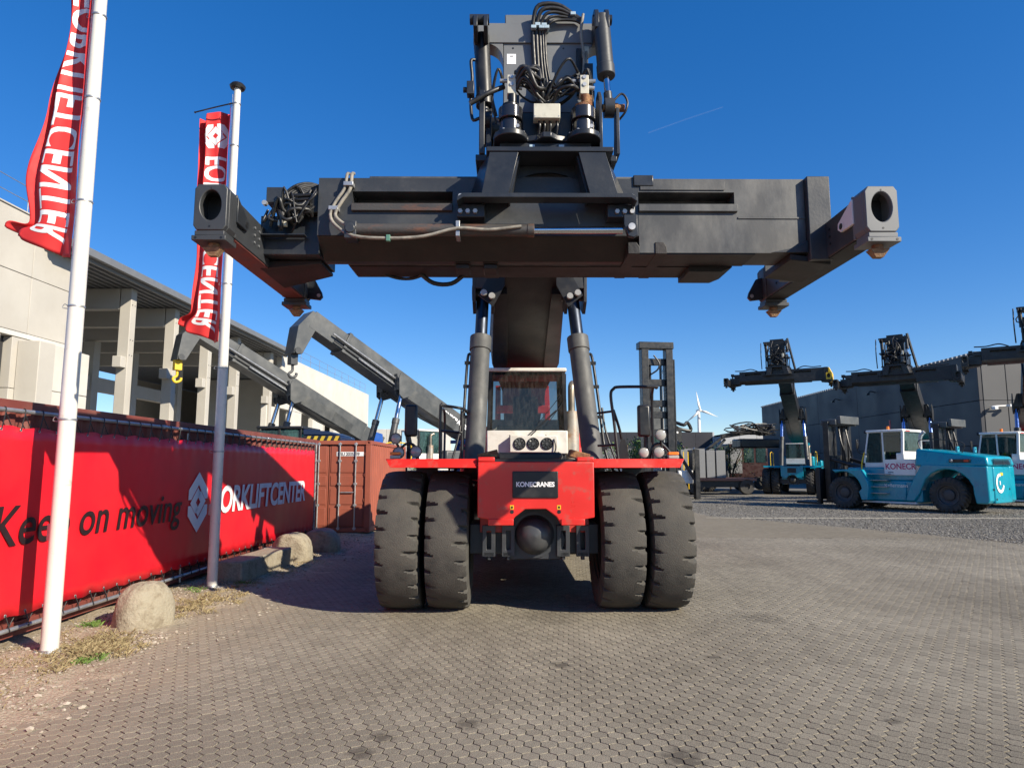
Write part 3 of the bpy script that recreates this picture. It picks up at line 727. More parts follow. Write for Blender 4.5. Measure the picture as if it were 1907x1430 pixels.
    gz.add([(-0.715, cy + 0.017, 2.565), (0.715, cy + 0.017, 2.565), (0.675, cy + 0.032, 3.62), (-0.675, cy + 0.032, 3.62)], [(3, 2, 1, 0)])
    gz.build('windscreen', GLASS if hi else GLASSG, cabo, smooth=0)
    for s in (-1, 1):
        MB().box(s * 0.712 - 0.004, s * 0.712 + 0.004, cy + 0.07, cy + 1.36, 2.58, 3.6).build('side_window', GLASS if hi else GLASSG, cabo)
    MB().box(-0.26, 0.26, cy + 0.75, cy + 1.25, 2.30, 2.62).box(-0.25, 0.25, cy + 1.15, cy + 1.28, 2.62, 3.30).box(-0.12, 0.12, cy + 1.15, cy + 1.25, 3.28, 3.48).build('seat', SEAT, cabo, 0.05)
    st = MB().lathe([(0.19, 0), (0.205, 0.015), (0.19, 0.03), (0.175, 0.015), (0.19, 0)], (0.0, 0, 0), 'z', 20)
    st.cyl((0, 0, 0), (0, 0, -0.35), 0.03, n=8).box(-0.18, 0.18, -0.02, 0.02, 0.0, 0.02)
    st.move((0.05, cy + 0.42, 2.78), rotm(radians(-35))).build('steering_wheel', BLACK, cabo)
    if hi:
        B('dashboard', BLACK, cabo, -0.55, 0.62, cy + 0.12, cy + 0.40, 2.56, 2.66, 0.03)
        # air unit with three fans under the windscreen
        fu = B('fan_unit', STEEL if not hi else WHITEP, cabo, -0.31, 0.53, cy - 0.16, cy - 0.005, 2.165, 2.455, 0.008)
        for x in (-0.14, 0.10, 0.345):
            ff_ = MB().lathe([(0.108, -0.012), (0.108, 0.0), (0.10, 0.002), (0.10, -0.02)], (x, cy - 0.162, 2.315), 'y', 28)
            ff_.lathe([(0.10, -0.002), (0.001, -0.002)], (x, cy - 0.162, 2.315), 'y', 28).build('fan', BLACK, cabo)
            fb = MB()
            for k in range(9):
                a = 2 * pi * k / 9
                fb.add([(x, cy - 0.170, 2.315), (x + 0.095 * cos(a), cy - 0.168, 2.315 + 0.095 * sin(a)), (x + 0.095 * cos(a + .45), cy - 0.178, 2.315 + 0.095 * sin(a + .45))], [(0, 1, 2)])
            fb.cyl((x, cy - 0.165, 2.315), (x, cy - 0.185, 2.315), 0.03, n=14)
            for q in (0.045, 0.075): fb.lathe([(q, -0.022), (q + 0.004, -0.022), (q + 0.004, -0.026), (q, -0.026), (q, -0.022)], (x, cy - 0.162, 2.315), 'y', 24)
            fb.build('fan_blades', GREYB, cabo)
        wire('fan_cable', HOSE, cabo, [(0.47, cy - 0.17, 2.40), (0.50, cy - 0.2, 2.25), (0.47, cy - 0.18, 2.1), (0.56, cy - .14, 2.0), (0.62, cy - .1, 2.1), (0.55, cy - 0.02, 2.17)], 0.011)
        for (x0, z0, x1, z1) in ((0.02, 2.47, 0.52, 2.92), (0.05, 2.45, 0.60, 2.98)):
            MB().bar((x0, cy - 0.03, z0), (x1, cy - 0.015, z1), 0.016, 0.014, (0, 1, 0)).build('wiper_arm', BLACK, cabo)
        MB().bar((0.18, cy - 0.02, 2.66), (0.62, cy - 0.012, 3.20), 0.012, 0.02, (0, 1, 0)).build('wiper_blade', BLACK, cabo)
        MB().bar((0.34, cy - 0.02, 2.64), (0.66, cy - 0.012, 3.08), 0.012, 0.02, (0, 1, 0)).build('wiper_blade', BLACK, cabo)
        for x in (-0.35, 0.30):
            MB().tube([(x, cy + 0.02, 2.48), (x + 0.05, cy - 0.01, 2.46), (x + .06, cy - .005, 2.38)], 0.006, 6).build('washer_line', BLACK, cabo)
    # exhaust
    ex = MB().cyl((0.86, 3.2, 1.95), (0.86, 3.2, 2.95), 0.14, n=20)
    exo = ex.build('exhaust_shield', mat('heat_shield', (0.46, 0.42, 0.36), 0.45, metal=0.5, var=0.2, scale=5, second=(0.30, 0.16, 0.08), amount=0.35, sscale=5), T)
    MB().tube([(0.86, 3.2, 2.9), (0.86, 3.2, 3.35), (0.87, 3.24, 3.45), (0.90, 3.36, 3.5)], 0.065, 14).build('exhaust_pipe', mat('heat_stained_steel', (0.35, 0.29, 0.22), 0.4, metal=0.8, var=0.2), exo)
    # boom: outer tube, inner tube, belly, pivot
    piv = Vector((0, 6.75, 3.45)); tp = Vector((0, tip[0], tip[1]))
    d = (tp - piv); Lb = d.length; d.normalize(); nrm = Vector((0, -d.z, d.y)); nrm = nrm if nrm.z > 0 else -nrm
    def bp(t, h, x=0.0):
        """point on the boom: t metres from the pivot, h above the centre line"""
        p = piv + d * t + nrm * h; return (x, p.y, p.z)
    fat = 1.0 if spreader else 1.05
    def boombox(mb, t0, t1, hw, h0, h1, h0b=None):
        h0, h1 = h0 * fat, h1 * fat; h0b = None if h0b is None else h0b * fat
        h0b = h0 if h0b is None else h0b
        return mb.hexa([bp(t0, h0, -hw), bp(t1, h0b, -hw), bp(t1, h0b, hw), bp(t0, h0, hw), bp(t0, h1, -hw), bp(t1, h1, -hw), bp(t1, h1, hw), bp(t0, h1, hw)])
    bmat_ = GREYB if not spreader else (GREY if hi else BLACK)
    out_end = min(Lb - 0.9, 8.0 if hi else 9.0)
    bo = MB(); boombox(bo, -0.5, 0.9, 0.44, -0.34, 0.36, -0.48); boombox(bo, 0.9, out_end, 0.47, -0.48, 0.44)
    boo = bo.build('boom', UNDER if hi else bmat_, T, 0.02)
    ib = MB(); boombox(ib, out_end - 0.02, Lb, 0.405, -0.40, 0.36); boombox(ib, out_end - 0.10, out_end + 0.06, 0.495, -0.50, 0.46)
    ib.build('boom_extension', bmat_, boo, 0.015)
    tl = 5.55                                           # lift cylinder lug along the boom
    be = MB()
    for s in (-1, 1):
        be.hexa([bp(3.1, -0.56, s * 0.36), bp(tl + 0.1, -0.60, s * 0.36), bp(tl + 0.1, -0.60, s * 0.58), bp(3.1, -0.56, s * 0.66), bp(3.1, 0.0, s * 0.40), bp(tl + 0.1, 0.0, s * 0.40), bp(tl + 0.1, -0.05, s * 0.60), bp(3.1, 0.0, s * 0.72)])
        be.hexa([bp(1.7, -0.47, s * 0.40), bp(3.1, -0.56, s * 0.36), bp(3.1, -0.56, s * 0.66), bp(1.7, -0.47, s * 0.475), bp(1.7, 0.0, s * 0.44), bp(3.1, 0.0, s * 0.40), bp(3.1, 0.0, s * 0.72), bp(1.7, 0.0, s * 0.49)])
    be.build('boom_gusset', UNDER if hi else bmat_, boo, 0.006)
    for s in (-1, 1):
        lg = MB()
        for x in (0.60, 0.90):
            pts = [bp(tl - 0.55, -0.05), bp(tl - 0.45, -0.52), bp(tl - 0.10, -0.86), bp(tl + 0.18, -0.80), bp(tl + 0.55, -0.10), bp(tl + 0.55, 0.15), bp(tl - 0.45, 0.15)]
            lg.prism([(p[1], p[2]) for p in pts], 'x', s * x - 0.025, s * x + 0.025)
        pts = [bp(tl + 0.20, -0.60), bp(tl + 0.55, -0.1), bp(tl + 0.58, -0.1), bp(tl + 0.23, -0.62)]
        lg.hexa([bp(tl + 0.25, -0.60, s * 0.45), bp(tl + 0.25, -0.60, s * 0.93), bp(tl + 0.28, -0.60, s * 0.93), bp(tl + 0.28, -0.60, s * 0.45), bp(tl + 0.58, 0.10, s * 0.45), bp(tl + 0.58, 0.10, s * 0.70), bp(tl + 0.60, 0.10, s * 0.70), bp(tl + 0.60, 0.10, s * 0.45)])
        lg.build('cylinder_lug', GREY if hi else bmat_, boo, 0.006)
        if hi:
            MB().prism([(s * 0.64, 4.86), (s * 0.81, 4.54), (s * 0.58, 4.36), (s * 0.40, 4.70), (s * 0.40, 4.90)], 'y', 0.60, 0.63).build('lamp_bracket', BLACK, boo)
            for x, z in ((0.60, 4.51), (0.72, 4.56)):
                lm = MB().lathe([(0.001, 0), (0.045, 0.0), (0.055, 0.03), (0.05, 0.07), (0.02, 0.10)], (s * x, 0.50, z), 'y', 18)
                lm.build('work_lamp', LENS, boo)
        # lift cylinder
        b0 = Vector((-0.86 if s < 0 else 0.95, 0.55, 1.75)); b1 = Vector(bp(tl, -0.52, -0.76 if s < 0 else 0.71)); dl = (b1 - b0); LL = dl.length; dl.normalize()
        tubeL = min(2.40, LL * 0.735) if hi else 2.45
        r = 0.155
        co = MB().cyl(b0, b0 + dl * tubeL, r, n=32).cyl(b0 + dl * (tubeL - 0.22), b0 + dl * (tubeL + 0.02), r + 0.018, n=32).build('lift_cylinder', DUSTY if hi else GREY, T, 0.008)
        rm_ = CHROME if (hi or not spreader) else mat('sky_reflection_rod', (0.24, 0.34, 0.62), 0.18, metal=0.9, var=0.05)  # far rods: the blue sky reflection is put into the colour
        MB().cyl(b0 + dl * tubeL, b1, 0.10, n=28).build('piston_rod', mat('shaded_blue_rod', (0.05, 0.058, 0.075), 0.42, metal=1.0, var=0.05) if hi else rm_, co)  # near rods: shadow and bluish reflection put into the dark colour
        MB().cyl(b1 - Vector((0.18, 0, 0)), b1 + Vector((0.18, 0, 0)), 0.13, n=20).build('cylinder_pin', BLACK, co)
        if hi:
            off = Vector((s * 0.20, -0.02, 0))
            wire('hydraulic_line', BLACK, co, [b0 + off * 1.5 + dl * 0.05, b0 + off + dl * 0.4, b0 + off + dl * 1.2, b0 + off * .95 + dl * (tubeL - 0.35), b0 + off * .7 + dl * (tubeL - 0.28)], 0.022)
            wire('hydraulic_line', BLACK, co, [b0 + off * 1.9 + dl * 0.05, b0 + off * 1.25 + dl * 0.7, b0 + off * 1.2 + dl * 1.1], 0.016)
            for k in (0.45, 0.95, 1.45, 1.85):
                MB().obox(b0 + off * 0.95 + dl * k, (0.09, 0.06, 0.05)).build('line_clamp', BLACK, co)
    # railings, mirrors, lamps
    if hi:
        for s in (-1, 1):
            rl = MB()
            if s < 0:
                rl.tube([(-1.32, 0.10, 2.0), (-1.32, 0.10, 2.74), (-1.28, 0.12, 2.78), (-1.05, 0.14, 2.75), (-0.98, 0.4, 2.74), (-0.98, 1.6, 2.72)], 0.021)
                rl.tube([(-1.02, 0.3, 2.0), (-1.02, 0.3, 2.72)], 0.02); rl.tube([(-1.32, 0.1, 2.42), (-1.02, 0.25, 2.40)], 0.017)
                rl.tube([(-1.32, 0.1, 2.74), (-1.36, 1.2, 2.74), (-1.36, 1.2, 2.0)], 0.02)
            else:
                rl.tube([(1.22, 0.05, 2.0), (1.17, 0.06, 2.55), (1.13, 0.06, 2.92), (1.17, 0.06, 3.02), (1.27, 0.06, 3.05), (1.75, 0.06, 3.05), (1.80, 0.10, 3.04), (1.82, 0.5, 3.0), (1.84, 0.6, 2.0)], 0.022)
                rl.tube([(1.36, 0.3, 2.0), (1.28, 0.2, 2.4), (1.17, 0.1, 2.72)], 0.02); rl.tube([(1.17, 0.06, 2.70), (0.95, 0.2, 2.68)], 0.017); rl.tube([(1.2, 0.06, 2.22), (0.95, 0.2, 2.21)], 0.017)
                rl.prism([(1.21, 2.0), (1.39, 2.0), (1.33, 2.30), (1.27, 2.30)], 'y', 0.10, 0.13)
            rl.build('handrail', BLACK, T)
            # mirror on its stalk
            mx_ = -1.66 if s < 0 else 1.49
            mm = MB().box(mx_ - 0.085, mx_ + 0.085, -0.52, -0.42, 2.31, 2.74)
            mo = mm.build('mirror', BLACK, T, 0.03)
            MB().tube([(mx_ + 0.03 * s, -0.45, 2.0), (mx_ + 0.03 * s, -0.45, 2.62)], 0.028).build('mirror_stalk', BLACK, mo)
            for (x, z, rr_) in ([(-1.84, 2.28, .075), (-1.80, 2.09, .08), (-1.57, 2.105, .08)] if s < 0 else [(1.46, 2.095, .075), (1.66, 2.10, .08), (1.69, 2.33, .08)]):
                lo = MB().lathe([(0.001, 0.12), (rr_ * .8, 0.11), (rr_, 0.02), (rr_, 0.0), (rr_ * .92, 0.0), (rr_ * .90, 0.012)], (x, -0.62, z), 'y', 24).build('work_lamp', BLACK, T)
                MB().lathe([(rr_ * .9, 0.012), (rr_ * .6, -0.004), (0.001, -0.008)], (x, -0.62, z), 'y', 24).build('lens', LENS, lo)
                MB().tube([(x, -0.56, z - rr_ * .8), (x + 0.02, -0.52, z - rr_ - 0.05), (x + .05 * s, -.5, 2.0)], 0.016).build('lamp_bracket', BLACK, lo)
            MB().tube([(s * 1.55, -0.5, 2.0), (s * 1.60, -0.5, 2.18), (s * 1.72, -0.5, 2.21), (s * 1.84, -0.5, 2.08), (s * 1.86, -0.5, 2.0)], 0.018).build('lamp_guard', BLACK, T)
            x0 = s * 1.83
            B('marker_lamp', AMBER, T, x0 - 0.07, x0 + 0.07, -0.70, -0.62, 2.06, 2.10, 0.01)
            B('marker_lamp', LENS, T, x0 - 0.07, x0 + 0.07, -0.70, -0.62, 2.012, 2.056, 0.01)
        B('deck_clutter', BLACK, T, -0.5, 0.45, 0.5, 1.0, 2.0, 2.12, 0.03)
        for s in (-1, 1):
            MB().obox((s * 0.62, -0.3, 2.06), (0.28, 0.25, 0.10), ry=0.25 * s).build('hinge_cover', RUST, T, 0.01)
    else:
        for s in (-1, 1):
            MB().tube([(s * 1.5, 0.0, 2.0), (s * 1.5, 0.0, 2.9), (s * 1.5, 1.5, 2.9), (s * 1.5, 1.5, 2.0)], 0.025).build('handrail', YELLOW, T)
            B('mirror', BLACK, T, s * 1.75 - 0.08, s * 1.75 + 0.08, -0.3, -0.2, 2.3, 2.75, 0.02)
    if spreader:
        spreader_head(T, boo, tip, hi, yellow_end)
    else:
        # gooseneck with a lifting hook block
        a = bp(Lb - 0.1, 0.0); b_ = Vector(a) + Vector((0, -0.75, -1.55))
        gn = MB()
        poly = [bp(Lb - 0.3, 0.36), bp(Lb + 0.15, 0.30), (0, a[1] - 0.75, a[2] - 0.35), (0, b_.y - 0.18, b_.z), (0, b_.y + 0.22, b_.z), (0, a[1] + 0.0, a[2] - 0.55), bp(Lb - 0.35, -0.40)]
        gn.prism([(p[1], p[2]) for p in poly], 'x', -0.40, 0.40)
        go = gn.build('boom_head', bmat_, boo, 0.015)
        MB().cyl((-0.46, b_.y, b_.z + 0.12), (0.46, b_.y, b_.z + 0.12), 0.14, n=20).build('head_pin', GREY, boo)
        hk = MB().box(-0.16, 0.16, b_.y - 0.16, b_.y + 0.16, b_.z - 0.45, b_.z + 0.05).tube([(0, b_.y, b_.z - 0.45), (0, b_.y, b_.z - 0.7), (0, b_.y - 0.16, b_.z - 0.85), (0, b_.y - 0.05, b_.z - 1.0), (0, b_.y + 0.16, b_.z - 0.92), (0, b_.y + 0.2, b_.z - 0.78)], 0.06)
        hk.build('hook_block', GREY if name_on_boom else YELLOW, boo, 0.01)
        tr = MB().bar(bp(out_end - 4.6, -0.15, 0.52), bp(out_end + 0.6, -0.15, 0.52), 0.06, 0.05, nrm).bar(bp(out_end - 4.6, -0.33, 0.52), bp(out_end + 0.6, -0.33, 0.52), 0.06, 0.05, nrm)
        tr.build('hose_track', HOSE, boo)
        MB().tube([bp(out_end + 0.8, -0.1, 0.56), bp(out_end - 3.9, -0.1, 0.56), bp(out_end - 4.25, -0.2, 0.56), bp(out_end - 3.9, -0.36, 0.56), bp(out_end - 0.8, -0.36, 0.56)], 0.045).build('hose_loop', STEEL, boo)
        if name_on_boom: text_obj('KONECRANES', WHTXT, boo, frame_matrix(bp(2.9, -0.08, 0.474), (0, -d.y, -d.z), nrm), size=0.30, bold=0.012, extrude=0.003)
    return T

# ------------------------------------------------------------------ rotator head and container spreader
def spreader_head(T, boo, tip, hi, yellow_end):
    O = Vector((0, tip[0] + 2.45, tip[1] - 6.60))
    gm = GREYK if hi else BLACK; gp = GREYP if hi else BLACK; gw = GREYD if hi else BLACK
    class W(MB):
        def build(s, *a, **k): s.move(O); return MB.build(s, *a, **k)
    def Bx(name, m, parent, x0, x1, y0, y1, z0, z1, bevel=0.006): return W().box(x0, x1, y0, y1, z0, z1).build(name, m, parent, bevel)
    # --- boom end
    hd = W().box(-0.41, 0.49, -2.62, -2.30, 5.40, 6.82).box(-0.39, 0.44, -2.60, -2.30, 6.823, 6.94)
    hdo = hd.build('boom_head', gp, T, 0.012)
    cb = W().box(-0.74, 0.76, -2.642, -2.40, 6.575, 6.805)
    for s in (-1, 1):       # rounded gussets under the cross beam
        x0 = -0.412 if s < 0 else 0.492; pts = [(x0, 6.573)]
        for k in range(9):
            a = pi / 2 * k / 8; pts.append((x0 + s * 0.20 * (1 - sin(a)), 6.573 - 0.20 * (1 - cos(a))))
        cb.prism(pts, 'y', -2.63, -2.42)
    cb.build('head_cross_beam', gp, hdo, 0.008)
    for s in (-1, 1):
        for x in (0.595, 0.705):
            up = 0.0 if s > 0 else -0.07
            pr = [(-2.95, 6.56), (-2.76, 6.50), (-2.60, 6.54)] + [(-2.80 + 0.15 * cos(a), 6.68 + up + 0.15 * sin(a)) for a in [pi * k / 8 for k in range(0, 9)]]
            W().prism(pr, 'x', s * x - 0.022, s * x + 0.022).build('cylinder_lug', gm, hdo, 0.005)
        W().cyl((s * 0.56, -2.82, 6.72), (s * 0.77, -2.82, 6.72), 0.055, n=16).build('lug_pin', gm, hdo)
        # damping cylinder
        top = Vector((s * 0.65, -2.86, 6.72)); bot = Vector((s * 0.70, -2.98, 5.62))
        if s < 0: top = Vector((-0.65, -2.62, 6.66)); bot = Vector((-0.60, -2.70, 5.62))
        dd = (bot - top).normalized(); tl = 0.72 if s > 0 else 0.86
        co = W().cyl(top, top + dd * tl, 0.088, n=28).cyl(top + dd * (tl - 0.12), top + dd * (tl + 0.01), 0.096, n=28).build('damping_cylinder', (GREY if s > 0 else BLACK) if hi else gm, hdo, 0.006)  # left cylinder black: its shade is put into the colour
        W().cyl(top + dd * tl, bot, 0.034, n=18).build('damping_rod', CHROME, hdo)
        W().cyl(bot - Vector((0.05, 0, 0)), bot + Vector((0.05, 0, 0)), 0.10, n=18).cyl(bot - dd * 0.18, bot, 0.045, n=14).build('rod_eye', gm, hdo)
    if hi:
        W().box(-0.368, -0.268, -2.6238, -2.6212, 6.33, 6.45).build('paper_notice', PAPER, hdo)
        W().box(-0.335, -0.30, -2.6248, -2.6243, 6.418, 6.428).build('notice_print', GREYB, hdo)
        for x in (-0.30, 0.26): W().cyl((x, -2.6215, 6.52), (x, -2.60, 6.52), 0.011, n=12).build('bolt_hole', BLACK, hdo)
        Bx('side_box', BEIGE, hdo, 0.46, 0.53, -2.74, -2.63, 6.38, 6.47)
        Bx('side_plate', BLACK, hdo, 0.40, 0.53, -2.66, -2.63, 5.95, 6.50)
    # hanger plates beside the head
    for s in (-1, 1):
        pr = [(-2.75, 5.05), (-2.20, 5.05), (-2.18, 5.5)] + [(-2.45 + 0.28 * cos(a), 5.62 + 0.28 * sin(a)) for a in [pi * k / 8 for k in range(0, 9)]] + [(-2.74, 5.4)]
        hg = W().prism(pr, 'x', s * 0.56 - 0.03, s * 0.56 + 0.03)
        hg.build('hanger_plate', gm, hdo, 0.006)
        if s < 0:
            Bx('link_arm', gm, hdo, -0.655, -0.595, -3.02, -2.92, 5.10, 5.80, 0.01)
        else:
            pr = [(-3.02, 5.10), (-2.80, 5.10), (-2.86, 5.35), (-2.88, 5.62), (-2.92, 5.68), (-2.98, 5.68), (-3.02, 5.60)]
            W().prism(pr, 'x', 0.765, 0.80).build('link_arm', gm, hdo, 0.005)
            W().prism([(-3.05, 5.1), (-2.75, 5.1), (-2.75, 5.7), (-2.82, 5.82), (-2.95, 5.82), (-3.05, 5.7)], 'x', 0.585, 0.62).build('link_arm', gm, hdo, 0.005)
            W().cyl((0.63, -2.98, 5.62), (0.86, -2.98, 5.62), 0.04, n=16).build('link_pin', RUST if hi else gm, hdo)
    W().cyl((-0.62, -2.45, 5.62), (0.64, -2.45, 5.62), 0.16, n=24).build('pivot_shaft', BLACK, hdo)
    # --- rotator
    ro = W().cyl((0.04, -2.45, 5.09), (0.04, -2.45, 5.26), 0.50, n=40).box(-0.44, 0.50, -3.06, -2.0, 5.085, 5.20)
    roo = ro.build('rotator', gm, T, 0.008)
    lob = []
    for k in range(13):
        a = pi + pi * k / 12 * 0.98; lob.append((-0.33 + 0.175 * cos(a), -3.06 + 0.19 * sin(a)))
    lob += [(-0.06, -3.10), (0.0, -3.17), (0.08, -3.17), (0.15, -3.10)]
    for k in range(13):
        a = pi * 1.02 + pi * k / 12 * 0.98; lob.append((0.42 + 0.175 * cos(a), -3.06 + 0.19 * sin(a)))
    lob += [(0.595, -2.4), (-0.505, -2.4)]
    W().prism(lob, 'z', 5.205, 5.265).build('motor_plate', gm, roo, 0.008)
    for x in (-0.33, 0.42):
        mo = W().cyl((x, -3.06, 5.266), (x, -3.06, 5.40), 0.112, n=28).cyl((x, -3.06, 5.40), (x, -3.06, 5.43), 0.095, n=28).cyl((x, -3.06, 5.43), (x, -3.06, 5.555), 0.124, n=28)
        moo = mo.build('slew_motor', mat('glossy_black_enamel', (0.02, 0.02, 0.022), 0.22, var=0.1, coat=0.5), roo, 0.006)
        if hi:
            W().cyl((x, -3.06, 5.556), (x, -3.06, 5.60), 0.085, n=20).cyl((x + 0.02, -3.10, 5.60), (x + 0.02, -3.10, 5.69), 0.045, n=16).box(x + 0.06, x + 0.09, -3.09, -3.05, 5.56, 5.70).build('motor_flange', RUST if x > 0 else BLACK, roo)
            Bx('valve_block', BEIGE, roo, x - 0.035, x + 0.055, -3.12, -3.0, 5.70, 5.905, 0.006)
            for pa, pb in (((x + 0.01, -3.13, 5.88), (x + 0.01, -3.12, 5.88)), ((x + .01, -3.13, 5.80), (x + .01, -3.12, 5.80)), ((x - .035, -3.06, 5.87), (x - .11, -3.06, 5.87)), ((x + .055, -3.06, 5.87), (x + .13, -3.06, 5.87)), ((x + .055, -3.06, 5.80), (x + .12, -3.06, 5.79))): W().cyl(pa, pb, 0.021, n=10).build('valve_fitting', STEEL, roo)
            for q in range(8):
                a = 2 * pi * q / 8 + 0.3; W().cyl((x + 0.15 * cos(a), -3.06 + 0.15 * sin(a), 5.265), (x + 0.15 * cos(a), -3.06 + 0.15 * sin(a), 5.285), 0.012, n=6).build('flange_bolt', BOLT, roo)
            W().cyl((x + 0.07, -3.165, 5.33), (x + 0.07, -3.15, 5.33), 0.02, n=12).build('oil_plug', BOLT, roo)
    if hi:
        jb = Bx('junction_box', BEIGE, roo, -0.095, 0.175, -3.16, -3.04, 5.415, 5.57, 0.006)
        for x in (-0.08, 0.16): W().cyl((x, -3.163, 5.435), (x, -3.16, 5.435), 0.006, n=8).build('box_screw', BOLT, roo)
        for x in (-0.04, 0.01, 0.07, 0.14): W().tube([(x, -3.09, 5.42), (x + 0.01, -3.11, 5.36), (x + 0.0, -3.08, 5.28)], 0.012).build('cable_gland', HOSE, roo)
        for x in (-0.11, 0.19):
            Bx('hose_clamp', BLUEL, roo, x - 0.028, x + 0.028, -3.09, -3.062, 5.125, 5.165, 0.003)
        W().cyl((0.035, -3.065, 5.14), (0.035, -3.05, 5.14), 0.032, n=18).build('grease_port', BLACK, roo)
        rr = random.Random(21)
        # hose bundle: from the plate down to the motors
        starts = [-0.075, -0.035, 0.005, 0.035, 0.06]
        for k, x in enumerate(starts):
            r_ = (0.024, 0.024, 0.018, 0.016, 0.016)[k]
            arc = [(0.47, -2.70, 6.80 - 0.012 * k), (0.38, -2.70, 6.86 - 0.015 * k), (0.20, -2.72, 6.97 - 0.045 * k), (x + 0.06, -2.74, 6.95 - 0.05 * k), (x, -2.70, 6.80 - 0.03 * k), (x - 0.005, -2.67, 6.60), (x + 0.01, -2.66, 6.3), (x + 0.02 + 0.01 * k, -2.67, 6.0), (x + 0.05, -2.75, 5.85), (0.02 + 0.02 * k, -2.95, 5.70), (0.02 + 0.02 * k, -3.05, 5.58)]
            W().tube(arc, r_, 10).build('hydraulic_hose', HOSE, hdo, smooth=60)
        for (x, z) in ((-0.075, 6.70), (-0.03, 6.73), (0.012, 6.70), (0.04, 6.725), (0.068, 6.70), (-0.03, 6.02), (0.03, 5.99), (0.36, 6.86)):
            Bx('hose_clamp', BLUEL, hdo, x - 0.028, x + 0.028, -2.745, -2.645, z - 0.018, z + 0.018, 0.003)
        Bx('dark_backing', BLACK, roo, -0.22, 0.32, -2.95, -2.63, 5.27, 5.60, 0.02)  # black block added to stand for the shade between the motors
        for k in range(30):
            s = -1 if k % 2 else 1; mx_ = 0.42 if s > 0 else -0.33
            z0 = rr.uniform(5.74, 5.96); ym = rr.uniform(-3.28, -2.85)
            pts = [(mx_ - s * 0.05, -3.08, z0), (mx_ - s * rr.uniform(0.12, 0.18), ym, z0 + rr.uniform(-0.06, 0.12)), (mx_ - s * rr.uniform(0.22, 0.30), ym + .03, z0 + rr.uniform(-0.10, 0.06)), (0.04 + s * rr.uniform(0.0, 0.08), -3.10 + rr.uniform(-.05, .05), rr.uniform(5.60, 5.86)), (0.04 + rr.uniform(-.10, .10), -3.02, rr.uniform(5.56, 5.64))]
            W().tube(pts, rr.choice((0.009, 0.011, 0.014, 0.018, 0.022)), 8).build('hydraulic_hose', HOSE, roo, smooth=60)
        for k in range(7):
            s = -1 if k % 2 else 1; x = 0.40 * s
            pts = [(x, -3.0, rr.uniform(5.85, 5.95)), (x + s * 0.06, -3.1, 5.98), (x + s * 0.12, -3.0, rr.uniform(5.7, 5.9)), (x + s * rr.uniform(.05, .16), -2.95, rr.uniform(5.45, 5.65))]
            W().tube(pts, 0.012, 8).build('hydraulic_hose', HOSE, roo, smooth=60)
        W().tube([(0.47, -2.75, 6.84), (0.44, -2.78, 6.6), (0.47, -2.78, 6.3), (0.45, -2.8, 6.05), (0.44, -2.9, 5.95)], 0.016).build('hydraulic_hose', HOSEL, hdo, smooth=60)
        W().tube([(0.50, -2.75, 6.4), (0.49, -2.78, 6.2), (0.50, -2.78, 6.05), (0.48, -2.9, 5.93)], 0.014).build('hydraulic_hose', HOSEL, hdo, smooth=60)
        W().tube([(0.72, -3.05, 5.64), (0.82, -3.05, 5.74), (0.88, -3.05, 5.66), (0.86, -3.05, 5.55), (0.80, -3.0, 5.48)], 0.012).build('hydraulic_hose', HOSE, hdo, smooth=60)
        W().tube([(-0.40, -3.0, 5.84), (-0.55, -3.06, 5.74), (-0.75, -3.06, 5.62)], 0.028).build('hose_conduit', HOSE, hdo, smooth=60)
        W().tube([(-0.72, -2.7, 6.33), (-0.76, -2.72, 6.3), (-0.745, -2.72, 6.1), (-0.76, -2.72, 5.9), (-0.74, -2.75, 5.62), (-0.66, -2.8, 5.6)], 0.018).build('hydraulic_hose', HOSE, hdo, smooth=60)
        Bx('sensor_box', gm, hdo, -0.80, -0.72, -2.80, -2.70, 5.88, 6.03)
        W().cyl((-0.84, -2.75, 5.95), (-0.79, -2.75, 5.95), 0.03, n=10).build('sensor_plug', BLACK, hdo)
        W().cyl((0.50, -2.80, 5.98), (0.56, -2.80, 5.98), 0.06, n=14).cyl((0.50, -2.80, 5.86), (0.57, -2.80, 5.86), 0.05, n=14).box(0.47, 0.56, -2.82, -2.7, 6.05, 6.22).build('hose_reel', BLACK, hdo)
    # --- frame that carries the spreader
    fr_ = W().box(-0.57, 0.70, -3.22, -1.75, 5.03, 5.08)
    fr_.box(-0.69, -0.573, -3.0, -1.8, 5.03, 5.10).box(0.703, 0.77, -3.0, -1.8, 5.03, 5.10)
    fo = fr_.build('spreader_frame', gm, T, 0.006)
    legm = gm
    for (a0, a1, b0, b1) in ((-0.54, -0.25, -0.62, -0.35), (0.35, 0.62, 0.46, 0.74)):
        for (yf, yb) in ((-3.21, -3.15), (-1.80, -1.74)):
            W().hexa([(b0, yf, 4.585), (b1, yf, 4.585), (b1, yb, 4.585), (b0, yb, 4.585), (a0, yf, 5.028), (a1, yf, 5.028), (a1, yb, 5.028), (a0, yb, 5.028)]).build('frame_leg', legm, fo, 0.004)
        s = -1 if a0 < 0 else 1
        e0, e1 = (a1, b1) if s < 0 else (a0, b0)
        W().hexa([(e1 - 0.0, -3.148, 4.585), (e1 + s * -0.018, -3.148, 4.585), (e1 + s * -0.018, -1.81, 4.585), (e1, -1.81, 4.585), (e0, -3.148, 5.028), (e0 + s * -0.018, -3.148, 5.028), (e0 + s * -0.018, -1.81, 5.028), (e0, -1.81, 5.028)]).build('leg_web', legm, fo)
        e0, e1 = (a0, b0) if s < 0 else (a1, b1)
